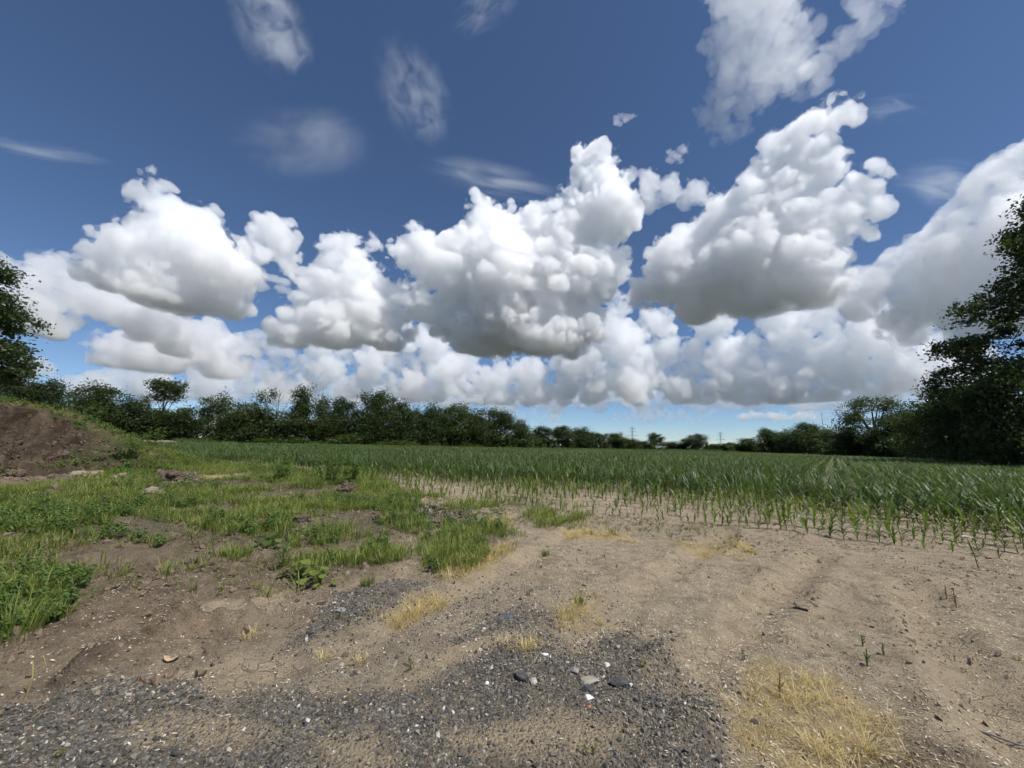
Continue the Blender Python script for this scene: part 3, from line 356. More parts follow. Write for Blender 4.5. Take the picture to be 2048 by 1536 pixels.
CLOUD_SPEC = {   # voxel m, extinction per m, label
 'C1': (13, .016, 'big white cumulus with a grey base, highest cloud over the left wood'), 'C1b': (18, .011, 'softer cumulus trailing out of the left edge beside the big one'),
 'C1c': (22, .009, 'lower flattened cumulus under the big left one'), 'C2': (14.5, .015, 'narrow peaked cumulus between the left and the central cloud'),
 'C3': (14.5, .017, 'huge central cumulus with two towers and a dark base'), 'C3b': (12, .006, 'thin broken puffs between the two biggest cumulus towers'),
 'C3c': (9, .006, 'tiny lone puff above the right shoulder of the central cumulus'),
 'C4': (12.5, .017, 'towering cumulus leaning right with a long dark underside'), 'C5': (7.5, .0042, 'bright ragged cloud at the top of the sky'), 'C5b': (7.5, .0042, 'bright ragged arm beside the topmost cloud'),
 'C6': (14, .010, 'large cumulus bank rising behind the huge right tree'), 'C7': (33, .0050, 'row of distant white cumulus heads over the middle of the field'),
 'C8': (35, .0046, 'row of distant cumulus heads low over the right wood'), 'C9': (38, .0042, 'faint distant cumulus row low over the left wood'), 'C10': (40, .004, 'tiny bright cloud strip just above the right-hand wood'),
 'C12': (60, .0016, 'lowest hazy band of far cumulus just above the tree line'),
 'C13': (62, .0010, 'thin pale cloud streaks lying along the horizon')}
def build_clouds():
    for s, (k, (vox, sig, lab)) in enumerate(CLOUD_SPEC.items()): cloud('cumulus_cloud', CLOUDS[k], sig * 1.15, vox, lab, s + 3, .1 if k in ('C7', 'C8', 'C9', 'C1c', 'C12') else .5)
build_clouds()
def wisp(loc, rx, ry, tilt, dens, scale, stretch, label, seed):
    bm = bmesh.new(); bmesh.ops.create_icosphere(bm, subdivisions=3, radius=1); me = bpy.data.meshes.new('cirrus_cloud'); bm.to_mesh(me); bm.free()
    o = obj('cirrus_cloud', me); az = math.atan2(loc[0], loc[1]); o.location = loc
    d = Vector((loc[0], loc[1], loc[2])).normalized(); o.rotation_euler = (d.to_track_quat('Y', 'Z') @ Matrix.Rotation(tilt, 4, 'Y').to_quaternion()).to_euler(); o.scale = (rx, ry * .6, ry)
    m = bpy.data.materials.new('cirrus'); m.use_nodes = True; n = m.node_tree; n.nodes.clear(); N = n.nodes.new; Lk = n.links.new
    out = N('ShaderNodeOutputMaterial'); v = N('ShaderNodeVolumeScatter'); v.inputs['Anisotropy'].default_value = .4; v.inputs['Color'].default_value = (1, 1, 1, 1); tc = N('ShaderNodeTexCoord')
    ln = N('ShaderNodeVectorMath'); ln.operation = 'LENGTH'; Lk(tc.outputs['Object'], ln.inputs[0])
    fall = N('ShaderNodeMapRange'); fall.interpolation_type = 'SMOOTHSTEP'; fall.inputs[1].default_value = 1; fall.inputs[2].default_value = .1; Lk(ln.outputs['Value'], fall.inputs[0])
    mp = N('ShaderNodeMapping'); mp.inputs['Location'].default_value = (seed * 3.7, seed, 0); mp.inputs['Scale'].default_value = (1, .5, stretch); Lk(tc.outputs['Object'], mp.inputs[0])
    nz = N('ShaderNodeTexNoise'); nz.inputs['Scale'].default_value = scale; nz.inputs['Detail'].default_value = 5; nz.inputs['Roughness'].default_value = .62; nz.inputs['Distortion'].default_value = .7; Lk(mp.outputs[0], nz.inputs['Vector'])
    r = N('ShaderNodeMapRange'); r.interpolation_type = 'SMOOTHSTEP'; r.inputs[1].default_value = .38; r.inputs[2].default_value = .72; Lk(nz.outputs[0], r.inputs[0])
    a = N('ShaderNodeMath'); a.operation = 'MULTIPLY'; Lk(fall.outputs[0], a.inputs[0]); Lk(r.outputs[0], a.inputs[1])
    b = N('ShaderNodeMath'); b.operation = 'MULTIPLY'; Lk(a.outputs[0], b.inputs[0]); b.inputs[1].default_value = dens; Lk(b.outputs[0], v.inputs['Density']); Lk(v.outputs[0], out.inputs['Volume'])
    me.materials.append(m); return tag(o, label, 'cloud')
wisp((-3415, 5530, 4699), 1250, 620, -.45, .0019, .8, 1.2, 'smooth translucent veil cloud high above the narrow peaked cumulus', 1)
wisp((-1913, 6212, 6365), 1050, 760, .95, .0017, 2.6, 1.0, 'mottled thin cloud patch above and right of the smooth veil', 2)
wisp((-3929, 5178, 6435), 760, 640, .9, .0050, 2.3, .8, 'wispy white cloud patch near the top edge of the sky', 3)
wisp((-446, 6485, 4864), 1500, 380, .12, .0034, 1.0, 1.6, 'thin grey cloud streak behind the tower of the central cumulus', 4)
wisp((-5265, 3811, 3105), 640, 130, -.35, .0090, .9, 1.3, 'short slanting cloud streak at the left edge of the sky', 5)
wisp((4823, 4358, 4397), 480, 210, .5, .0022, 1.2, 1.5, 'faint slanting streak right of the topmost cloud', 6)
wisp((5048, 4095, 3136), 560, 310, .6, .0036, 1.2, 1.5, 'pale fan-shaped streak above the right cumulus bank', 7)
wisp((-706, 6462, 8614), 900, 400, -.5, .0016, 2.0, 1.0, 'very faint veil at the middle of the top edge', 8)

# ------------------------------------------------------------------ plant shapes
class Geo:
    def __init__(s): s.v = []; s.f = []
    def add(s, V, Fc): o = len(s.v); s.v.extend(V); s.f.extend([tuple(i + o for i in f) for f in Fc])
    def blade(s, base, dirn, length, width, bend, seg=3, up=1.0, fold=0):
        b = Vector(base); d = Vector((math.cos(dirn), math.sin(dirn), 0)); side = Vector((-d.y, d.x, 0)); V = []; p = b.copy(); ang = math.atan2(up, .35)
        for k in range(seg + 1):
            t = k / seg; w = width * (1 - t ** 1.6) * (.6 + .8 * t if t < .4 else 1)
            if k < seg: V += [tuple(p - side * w / 2), tuple(p + side * w / 2)]
            else: V.append(tuple(p))
            a = ang - bend * t; p = p + (d * math.cos(a) + Vector((0, 0, 1)) * math.sin(a)) * (length / seg)
        Fc = [(2 * k, 2 * k + 1, 2 * k + 3, 2 * k + 2) for k in range(seg - 1)] + [(2 * seg - 2, 2 * seg - 1, 2 * seg)]
        s.add(V, Fc)
    def leaf(s, c, n, a, L, W):
        n = Vector(n).normalized(); t = n.orthogonal().normalized(); t = Matrix.Rotation(a, 3, n) @ t; b = n.cross(t); c = Vector(c)
        s.add([tuple(c - t * L / 2), tuple(c + b * W / 2 + n * W * .12), tuple(c + t * L / 2), tuple(c - b * W / 2 + n * W * .12)], [(0, 1, 2), (0, 2, 3)])
    def tube(s, pts, rad, n=6):
        rings = []; o = len(s.v)
        for k, (p, r) in enumerate(zip(pts, rad)):
            p = Vector(p); d = (Vector(pts[min(k + 1, len(pts) - 1)]) - Vector(pts[max(k - 1, 0)])).normalized(); x = d.orthogonal().normalized(); y = d.cross(x)
            s.v += [tuple(p + (x * math.cos(2 * PI * i / n) + y * math.sin(2 * PI * i / n)) * r) for i in range(n)]
        for k in range(len(pts) - 1):
            for i in range(n): a = o + k * n + i; b = o + k * n + (i + 1) % n; s.f.append((a, b, b + n, a + n))
        s.f.append(tuple(o + i for i in range(n))[::-1]); s.f.append(tuple(o + (len(pts) - 1) * n + i for i in range(n)))
    def mesh(s, name, mat, smooth=False): return mesh(name, s.v, s.f, mat, smooth)
RND = random.Random(11)
U = RND.uniform
def tuft(n, h0, h1, spread, width, bend0, bend1, mat, name, seg=3, up=1.4):
    g = Geo()
    for _ in range(n):
        a = U(0, 2 * PI); r = spread * U(0, 1) ** .6; g.blade((r * math.cos(a), r * math.sin(a), -.005), a + U(-1, 1), U(h0, h1), width * U(.7, 1.3), U(bend0, bend1), seg, up * U(.6, 1.6))
    return g.mesh(name, mat)
def weed(nst, h, nl, L, W, mat, name, spread=.08):
    g = Geo()
    for _ in range(nst):
        a = U(0, 2 * PI); x, y = spread * math.cos(a) * U(0, 1), spread * math.sin(a) * U(0, 1); hh = h * U(.6, 1.1); lx, ly = U(-.3, .3) * hh, U(-.3, .3) * hh
        g.blade((x, y, 0), U(0, 6.3), hh, .008, .1, 2, 4)
        for k in range(nl):
            t = U(.15, 1); b = U(0, 2 * PI); r = L * U(.3, .7)
            g.leaf((x + lx * t + r * math.cos(b), y + ly * t + r * math.sin(b), hh * t), (math.cos(b) * .6 + U(-.3, .3), math.sin(b) * .6 + U(-.3, .3), U(.5, 1)), b + U(-.5, .5), L * U(.7, 1.3), W * U(.7, 1.3))
    return g.mesh(name, mat)
def corn(h, nl, mat, name, seg=4, width=.05, stem=True):
    g = Geo(); ax = U(0, PI)
    if stem: g.tube([(0, 0, -.02), (U(-.01, .01), U(-.01, .01), h * .6)], [.011 * h / .7 + .002, .005], 4)
    for k in range(nl):
        t = k / max(1, nl - 1); a = ax + (k % 2) * PI + U(-.5, .5); L = h * (U(.75, 1.0) * (1 - .35 * abs(t - .5)))
        g.blade((0, 0, h * (.08 + .42 * t)), a, L, width * U(.8, 1.15), U(1.0, 1.9) * (1 - .3 * t), seg, .36 + .30 * t + U(-.08, .12) + (.6 if k == nl - 1 else 0))
    return g.mesh(name, mat)
def stone(seed, sx=1, sy=1, sz=1, n=13, mat=None, name='stone', bev=0):
    r = random.Random(seed); bm = bmesh.new()
    for _ in range(n):
        v = Vector((r.gauss(0, 1), r.gauss(0, 1), r.gauss(0, 1))).normalized() * r.uniform(.8, 1.05); bm.verts.new((v.x * sx, v.y * sy, v.z * sz))
    res = bmesh.ops.convex_hull(bm, input=bm.verts); bmesh.ops.delete(bm, geom=[e for e in res['geom_interior'] if isinstance(e, bmesh.types.BMVert)], context='VERTS')
    if bev: bmesh.ops.bevel(bm, geom=list(bm.edges), offset=bev, segments=1, affect='EDGES')
    me = bpy.data.meshes.new(name); bm.to_mesh(me); bm.free()
    if mat: me.materials.append(mat)
    return me
def clod_mesh(seed, mat, sub=3, amp=.35, flat=.7):
    bm = bmesh.new(); bmesh.ops.create_icosphere(bm, subdivisions=sub, radius=.5); v = np.array([p.co for p in bm.verts]); d = v / np.linalg.norm(v, axis=1)[:, None]
    s = 1 + amp * vn3(d * 1.5 + seed, seed) + amp * .6 * vn3(d * 3.4 + seed, seed + 1) + amp * .4 * vn3(d * 7 + seed, seed + 2) + amp * .18 * vn3(d * 14 + seed, seed + 3)
    for p, q in zip(bm.verts, v * s[:, None]): p.co = (q[0], q[1], q[2] * flat)
    me = bpy.data.meshes.new('clod'); bm.to_mesh(me); bm.free(); me.materials.append(mat); return me

# ------------------------------------------------------------------ scatter: one mesh of points, alike pieces set on them by geometry nodes
def scatter(name, pts, rot, scl, variants, label, cat, kind='stuff', seed=0):
    coll = bpy.data.collections.new(name + '_pieces')
    for i, v in enumerate(variants): coll.objects.link(bpy.data.objects.new('%s_piece_%02d' % (name, i), v))
    pts = np.asarray(pts, np.float32); n = len(pts); me = bpy.data.meshes.new(name); me.vertices.add(n); me.vertices.foreach_set('co', pts.ravel())
    me.attributes.new('rot', 'FLOAT_VECTOR', 'POINT').data.foreach_set('vector', np.asarray(rot, np.float32).ravel())
    me.attributes.new('scl', 'FLOAT_VECTOR', 'POINT').data.foreach_set('vector', np.asarray(scl, np.float32).ravel())
    me.attributes.new('pick', 'INT', 'POINT').data.foreach_set('value', np.random.default_rng(seed).integers(0, len(variants), n).astype(np.int32))
    g = bpy.data.node_groups.new('scatter_' + name, 'GeometryNodeTree'); g.interface.new_socket('Geometry', in_out='INPUT', socket_type='NodeSocketGeometry'); g.interface.new_socket('Geometry', in_out='OUTPUT', socket_type='NodeSocketGeometry')
    N = g.nodes.new; Lk = g.links.new; i = N('NodeGroupInput'); o = N('NodeGroupOutput'); ip = N('GeometryNodeInstanceOnPoints'); ci = N('GeometryNodeCollectionInfo'); ci.inputs[0].default_value = coll; ci.inputs[1].default_value = True; ci.inputs[2].default_value = True
    def at(nm, ty): a = N('GeometryNodeInputNamedAttribute'); a.data_type = ty; a.inputs[0].default_value = nm; return a.outputs[0]
    e2r = N('FunctionNodeEulerToRotation'); Lk(at('rot', 'FLOAT_VECTOR'), e2r.inputs[0])
    Lk(i.outputs[0], ip.inputs['Points']); Lk(ci.outputs[0], ip.inputs['Instance']); ip.inputs['Pick Instance'].default_value = True; Lk(at('pick', 'INT'), ip.inputs['Instance Index']); Lk(e2r.outputs[0], ip.inputs['Rotation']); Lk(at('scl', 'FLOAT_VECTOR'), ip.inputs['Scale']); Lk(ip.outputs[0], o.inputs[0])
    ob = obj(name, me); ob.modifiers.new('scatter', 'NODES').node_group = g
    return tag(ob, label, cat, None, kind)
NR = np.random.default_rng(5)
def sample(n, x0, x1, y0, y1, dens, fall=None):
    """n tries in a box, kept with probability dens(x, y); fall thins them with distance"""
    x = NR.uniform(x0, x1, n); y = NR.uniform(y0, y1, n); p = dens(x, y)
    if fall: p = p * np.clip(fall / np.hypot(x, y), 0, 1)
    k = (NR.random(n) < p) & (np.abs(x) < 1.55 * y + 1.2); return x[k], y[k]
def spin(n): return np.stack([np.zeros(n), np.zeros(n), NR.uniform(0, 2 * PI, n)], 1)
def tumble(n): return NR.uniform(0, 2 * PI, (n, 3))
def uni(s): return np.stack([s, s, s], 1)

# gravel
GV = [stone(100 + i, 1, U(.65, 1), U(.5, .8), 12, M_GRAVEL, 'gravel_stone') for i in range(10)]
def gdens(x, y): return np.clip(mask('gravel', x, y) * (.66 + 1.2 * fbm(x * 2.2, y * 2.2, 4, 90)) + .16 * mask('thin', x, y, .4), 0, 1) * (1 - .75 * mask('sand', x, y))
x, y = sample(260000, -5.5, 3.2, 1.4, 7.0, gdens, 3.4); s = NR.lognormal(-5.2, .5, len(x)) * (1 + .10 * np.hypot(x, y)); s = np.clip(s, .003, .024)
scatter('gravel', np.stack([x, y, ground_h(x, y) + s * .05], 1), tumble(len(x)), uni(s), GV, 'dark crushed asphalt gravel strewn over the dirt entrance', 'gravel', seed=1)
# soil crumbs
CR1 = [stone(200 + i, 1, U(.7, 1), U(.6, .9), 10, M_CRUMB, 'soil_crumb') for i in range(6)]; CR2 = [stone(300 + i, 1, U(.7, 1), U(.6, .9), 10, M_CRUMB_TAN, 'soil_crumb') for i in range(6)]
x, y = sample(130000, -22, 3, 1.5, 18, lambda x, y: mask('brown', x, y) * np.clip(.45 + 1.3 * fbm(x * 1.3, y * 1.3, 3, 91), 0, 1) * (1 - .6 * mask('green', x, y)), 6); s = np.clip(NR.lognormal(-3.95, .6, len(x)), .005, .085) * (.6 + .05 * np.hypot(x, y))
scatter('soil_crumbs', np.stack([x, y, ground_h(x, y) + s * .2], 1), tumble(len(x)), uni(s), CR1, 'loose brown soil crumbs over the weedy bank', 'soil', seed=2)
x, y = sample(70000, -3, 14, 1.5, 12, lambda x, y: (1 - mask('brown', x, y)) * np.clip(.15 + 1.2 * fbm(x * 1.1, y * 1.1, 3, 92), 0, 1) + mask('dark', x, y), 5); s = np.clip(NR.lognormal(-4.6, .5, len(x)), .004, .045) * (.7 + .06 * np.hypot(x, y))
scatter('soil_crumbs', np.stack([x, y, ground_h(x, y) + s * .1], 1), tumble(len(x)), uni(s), CR2, 'small tan soil crumbs over the bare path', 'soil', seed=3)
# chaff
def chaff(n):
    g = Geo()
    for _ in range(n): g.leaf((0, 0, U(0, .004)), (U(-.35, .35), U(-.35, .35), 1), U(0, 6.28), 1, U(.16, .4))
    return g.mesh('chaff_piece', M_CHAFF)
CH = [chaff(1) for _ in range(6)]
x, y = sample(260000, -4, 14, 1.5, 11, lambda x, y: np.clip(.25 + 1.3 * fbm(x * .9, y * .9, 4, 93), .04, 1) * (1 - .5 * mask('gravel', x, y)) * (1 - .8 * mask('green', x, y)) * (1 - .5 * mask('brown', x, y)), 4.2); s = np.clip(NR.lognormal(-4.0, .42, len(x)), .006, .042) * (.7 + .05 * np.hypot(x, y))
scatter('chaff', np.stack([x, y, ground_h(x, y) + .006], 1), np.stack([NR.normal(0, .15, len(x)), NR.normal(0, .15, len(x)), NR.uniform(0, 6.28, len(x))], 1), uni(s), CH, 'pale straw chaff scattered over the dirt', 'straw', seed=4)

# grass and weeds
TG = [tuft(12, .10, .24, .07, .011, .6, 1.9, M_GRASS, 'green_tuft') for _ in range(5)] + [tuft(8, .18, .34, .05, .013, .8, 2.0, M_GRASS, 'green_tuft') for _ in range(2)]
TW = [weed(5, .18, 14, .05, .024, M_WEED, 'weed_clump') for _ in range(4)] + [weed(4, .3, 18, .055, .022, M_WEED, 'weed_clump') for _ in range(2)]
TO = [tuft(9, .03, .09, .06, .006, .6, 2.2, M_OLIVE, 'low_weed', 2, .7) for _ in range(4)] + [weed(4, .06, 7, .02, .011, M_OLIVE, 'low_weed', .05) for _ in range(2)]
TD = [tuft(16, .15, .42, .06, .005, .3, 1.2, M_DRY, 'dry_tuft', 3, .25) for _ in range(3)] + [tuft(20, .07, .20, .07, .005, .6, 2.2, M_DRY, 'dry_tuft', 3, .9) for _ in range(5)] + [tuft(12, .12, .30, .04, .005, 1.4, 2.6, M_DRY, 'dry_tuft', 3, .6) for _ in range(3)]
def grass_d(x, y): return np.clip(mask('green', x, y, .25) * (.62 + 2.3 * fbm(x * .9, y * .9, 4, 94)), 0, 1) * (1 - mask('dark', x, y))
x, y = sample(130000, -24, 2, 2.2, 24, lambda x, y: np.clip(grass_d(x, y) + .5 * mask('sparse', x, y, .4) * sst(-.15, .3, fbm(x * 1.1, y * 1.1, 3, 89)), 0, 1), 8); s = NR.uniform(.4, 1.0, len(x)) * (1 + .02 * y)
scatter('grass', np.stack([x, y, ground_h(x, y)], 1), spin(len(x)), uni(s), TG, 'bright green grass over the weedy bank on the left', 'grass', seed=5)
x, y = sample(40000, -24, 2, 2.2, 24, lambda x, y: grass_d(x, y) * sst(-.1, .4, fbm(x * .5 + 3, y * .5, 3, 95)), 10); s = NR.uniform(.5, 1.2, len(x))
scatter('weeds', np.stack([x, y, ground_h(x, y)], 1), spin(len(x)), uni(s), TW, 'leafy green weeds among the grass of the bank', 'weeds', seed=6)
x, y = sample(70000, -20, 12, 2.0, 16, lambda x, y: np.clip(mask('sparse', x, y, .3) * (.5 + 1.1 * fbm(x * 1.2, y * 1.2, 3, 96)), 0, 1) + .25 * mask('green', x, y, .5) + .012, 7); s = NR.uniform(.5, 1.3, len(x))
scatter('low_weeds', np.stack([x, y, ground_h(x, y)], 1), spin(len(x)), uni(s), TO, 'sparse olive ground weeds on the bank and the headland', 'weeds', seed=7)
def poly_points(kind, per, d, soft=.12):
    X, Y = [], []
    for p in POLYS[kind]:
        q = np.array(p); lo, hi = q.min(0) - .3, q.max(0) + .3; n = int(per * (hi - lo).prod() * min(1, 5 / np.hypot(*q.mean(0)))); x = NR.uniform(lo[0], hi[0], n); y = NR.uniform(lo[1], hi[1], n); k = (NR.random(n) < d(x, y)) & (y > 1); X.append(x[k]); Y.append(y[k])
    return np.concatenate(X), np.concatenate(Y)
x, y = poly_points('dry', 420, lambda x, y: np.clip(mask('dry', x, y, .12) * (.45 + 1.4 * fbm(x * 2.5, y * 2.5, 3, 97)), 0, 1)); s = NR.uniform(.3, .85, len(x))
scatter('dry_grass', np.stack([x, y, ground_h(x, y)], 1), spin(len(x)), uni(s), TD, 'golden dry grass lying in patches on the dirt', 'grass', seed=8)
x, y = sample(9000, -22, 2, 2.2, 22, lambda x, y: .5 * mask('green', x, y, .3) * sst(-.1, .3, fbm(x * .7 + 9, y * .7, 3, 88)), 9); s = NR.uniform(.6, 1.5, len(x))
scatter('dry_grass', np.stack([x, y, ground_h(x, y)], 1), spin(len(x)), uni(s), [tuft(5, .12, .34, .05, .005, .3, 1.2, M_OLIVE, 'dry_stalk', 3, 1.8) for _ in range(4)] + TD[3:5], 'pale dead stalks mixed into the green grass', 'grass', seed=23)
# weeds over the mound
def mound_d(x, y): p = pile(x, y); return np.clip(sst(17.4, 18.2, y) * (p > .5) + sst(-19.2, -18.2, x) * (p > .1) + .25 * (y < 14) * (p > .03) * (p < .5) * (fbm(x * .6, y * .6, 2, 98) > .15), 0, 1)
x = NR.uniform(-34, -14, 16000); y = NR.uniform(10, 25, 16000); k = NR.random(16000) < mound_d(x, y) * .8; x, y = x[k], y[k]; s = NR.uniform(.7, 1.8, len(x))
scatter('mound_weeds', np.stack([x, y, ground_h(x, y) - .02], 1), spin(len(x)), uni(s), TG[:3] + TO + TD[:2] + TW[:2] + TO, 'yellow-green weeds covering the top and end of the dirt mound', 'weeds', seed=9)

x = NR.uniform(-30, -17, 26000); y = NR.uniform(10, 18, 26000); p_ = pile(x, y); k = (p_ > .05) & (NR.random(26000) < np.clip(.3 + fbm(x * .8, y * .8, 3, 61), 0, 1) * .7); x, y = x[k], y[k]; s = np.clip(NR.lognormal(-3.1, .6, len(x)), .02, .22)
scatter('soil_crumbs', np.stack([x, y, ground_h(x, y) - s * .1], 1), tumble(len(x)), uni(s), [stone(700 + i, 1, U(.7, 1), U(.6, .9), 12, M_CLOD, 'soil_crumb') for i in range(6)], 'fallen lumps of soil on the face of the dirt mound', 'soil', seed=10)

# ------------------------------------------------------------------ corn
CN = [corn(.8, 9, M_CORN, 'corn_plant', 4, .066) for _ in range(5)]; CY = [corn(.36, 6, M_CORN_YOUNG, 'corn_plant', 3, .050) for _ in range(5)]; CM = [corn(.55, 6, M_CORN_YOUNG, 'corn_plant', 4, .066) for _ in range(4)]
ROW = np.array((.64, .768)); RN = np.array((.768, -.64))
def in_field(x, y):
    d = field_dist(x, y); b = np.degrees(np.arctan2(x, y)); r = np.hypot(x, y)
    lim = np.interp(b, [-60, -48, -42, -36, -28, -18, -8, 0, 5, 12, 20, 26, 30, 36, 42, 46, 50, 53, 58], [24, 60, 92, 112, 122, 128, 138, 152, 170, 225, 265, 262, 225, 185, 140, 118, 92, 70, 52])
    return (d > 0) & (r < lim) & (pile(x, y) < .05) & ~((x < -10) & (y < 22 - .25 * (x + 10))) 
HEAD = 9.0                                    # the first rows run along the field edge, the rest across it
def corn_points():
    out = []
    for f in np.arange(.15, HEAD, .76):
        u = np.arange(-40, 45, .165); u = u + NR.normal(0, .03, len(u)); q = f + NR.normal(0, .05, len(u)) + .12 * fbm(u * .3, u * 0 + f, 2, 44)
        x = FIELD_A[0] + ED[0] * u + EN[0] * q; y = FIELD_A[1] + ED[1] * u + EN[1] * q; sh = np.maximum(0, -u - 1) * .16 - .25 * np.maximum(0, u - 12); out.append(np.stack([x + EN[0] * sh, y + EN[1] * sh], 1))
    for w in np.arange(-60, 60, .76):
        v = np.arange(-30, 60, .175); v = v + NR.normal(0, .03, len(v)); x = RN[0] * w + ROW[0] * v + NR.normal(0, .06, len(v)); y = RN[1] * w + ROW[1] * v + NR.normal(0, .06, len(v))
        k = (y > 3) & (field_dist(x, y) > HEAD); out.append(np.stack([x[k], y[k]], 1))
    p = np.concatenate(out); return p[(p[:, 1] > 3) & (np.abs(p[:, 0]) < 1.6 * p[:, 1] + 2) & (np.hypot(p[:, 0], p[:, 1]) < 30)]
CP = corn_points(); k = in_field(CP[:, 0], CP[:, 1]); CP = CP[k]; fd = field_dist(CP[:, 0], CP[:, 1]); th = fbm(CP[:, 0] * .35, CP[:, 1] * .35, 3, 99)
keep = NR.random(len(CP)) < np.clip(.84 + fd * .12 + .6 * th, .3, .98); CP, fd, th = CP[keep], fd[keep], th[keep]
grow = np.clip(sst(-.8, 7.5, fd) * 1.1 + .5 * th + NR.normal(0, .12, len(fd)), 0, 1); r_ = np.hypot(CP[:, 0], CP[:, 1]); order = np.argsort(r_)
ci = order[:290]; rest = order[290:]
CORN_PARTS = [('beyond the bark litter, at the left end', 'beyond the bark litter'), ('behind the first yellow straw patch on the path', 'behind the first straw patch'), ('behind the second yellow straw patch on the path', 'behind the second straw patch'),
              ('on the bare dirt between straw patch and flowering weed', 'before the flowering weed'), ('around the white-flowered weed', 'around the flowering weed'), ('at the right edge of the view', 'at the right edge')]
for i in ci:
    gq = grow[i]; me = CY[i % 5] if gq < .3 else CM[i % 4] if gq < .62 else CN[i % 5]; sc_ = (.60 + 1.1 * gq) if gq < .3 else (.55 + .6 * gq) if gq < .62 else (.5 + .46 * gq)
    o = obj('corn_plant', me); o.location = (CP[i, 0], CP[i, 1], gz(CP[i, 0], CP[i, 1])); o.rotation_euler = (NR.normal(0, .08), NR.normal(0, .08), NR.uniform(0, 6.28)); sc_ *= float(np.exp(NR.normal(0, .16))); o.scale = (sc_, sc_, sc_ * NR.uniform(.85, 1.15))
    q = (CP[i, 0] - FIELD_A[0]) * ED[0] + (CP[i, 1] - FIELD_A[1]) * ED[1]; size = 'small young' if gq < .3 else 'half-grown' if gq < .62 else 'well grown'
    part_ = CORN_PARTS[int(np.clip((q - 2) // 2.6, 0, len(CORN_PARTS) - 1))]; tag(o, size + ' corn plant ' + part_[0], 'corn plant', 'front corn ' + part_[1])
def corn_scatter(sel, variants, a, b, label, seed):
    x, y = CP[sel, 0], CP[sel, 1]; s = a + b * grow[sel]; n = len(x)
    scatter('corn', np.stack([x, y, ground_h(x, y)], 1), np.stack([NR.normal(0, .08, n), NR.normal(0, .08, n), NR.uniform(0, 6.28, n)], 1), uni(s), variants, label, 'corn', seed=seed)
g3 = grow[rest]
corn_scatter(rest[g3 < .3], CY, .60, 1.1, 'stunted light green corn behind the front rows', 11)
corn_scatter(rest[(g3 >= .3) & (g3 < .62)], CM, .55, .6, 'half-grown bright green corn in the near field', 12)
corn_scatter(rest[g3 >= .62], CN, .5, .46, 'full dark green corn in the near field', 13)
def corn_row(n, L):
    g = Geo()
    for k in range(n):
        q = corn(.8 * U(.85, 1.1), 7, None, 'tmp', 3, .068, False); o = Vector((U(-.05, .05), -L / 2 + L * (k + U(.2, .8)) / n, 0)); R = Matrix.Rotation(U(0, 6.28), 3, 'Z')
        g.add([tuple(R @ v.co + o) for v in q.vertices], [tuple(p.vertices) for p in q.polygons]); bpy.data.meshes.remove(q)
    return g.mesh('corn_row', M_CORN)
CRW = [corn_row(13, 2.6) for _ in range(6)]; CBL = []
def corn_block(rows, L, n):
    g = Geo()
    for r in range(rows):
        for k in range(n):
            q = corn(.8 * U(.85, 1.1), 4, None, 'tmp', 2, .09, False); o = Vector(((r - rows / 2) * .76 + U(-.1, .1), -L / 2 + L * (k + U(.1, .9)) / n, 0)); R = Matrix.Rotation(U(0, 6.28), 3, 'Z')
            g.add([tuple(R @ v.co + o) for v in q.vertices], [tuple(p.vertices) for p in q.polygons]); bpy.data.meshes.remove(q)
    return g.mesh('corn_block', M_CORN)
CBL = [corn_block(8, 6.08, 18) for _ in range(4)]
def corn_grid(du, dv, r0, r1, ymax):
    w = np.arange(-330, 330, du); v = np.arange(-60, ymax, dv); W, Vv = np.meshgrid(w, v); W = W.ravel(); Vv = (Vv + (np.round(W / .76)[...].reshape(Vv.shape) * .37 % 1) * 0).ravel()
    x = RN[0] * W + ROW[0] * Vv; y = RN[1] * W + ROW[1] * Vv; r = np.hypot(x, y); k = (r >= r0) & (r < r1) & (y > 2) & (np.abs(x) < 1.7 * y + 6) & in_field(x, y); return x[k], y[k]
ang = -math.atan2(ROW[0], ROW[1])
x, y = corn_grid(.76, 2.6, 30, 75, 110); n = len(x); s = .92 + .16 * fbm(x * .15, y * .15, 2, 33)
scatter('corn', np.stack([x, y, ground_h(x, y)], 1), np.stack([np.zeros(n), np.zeros(n), ang + PI * NR.integers(0, 2, n)], 1), np.stack([np.ones(n), np.ones(n), s], 1), CRW, 'dark green corn rows across the middle of the field', 'corn', seed=14)
x, y = corn_grid(6.08, 6.08, 75, 330, 340); n = len(x); s = .95 + .2 * fbm(x * .05, y * .05, 2, 34)
scatter('corn', np.stack([x, y, ground_h(x, y)], 1), np.stack([np.zeros(n), np.zeros(n), ang + PI * NR.integers(0, 2, n)], 1), np.stack([np.ones(n), np.ones(n), s], 1), CBL, 'distant corn reaching to the woods', 'corn', seed=15)

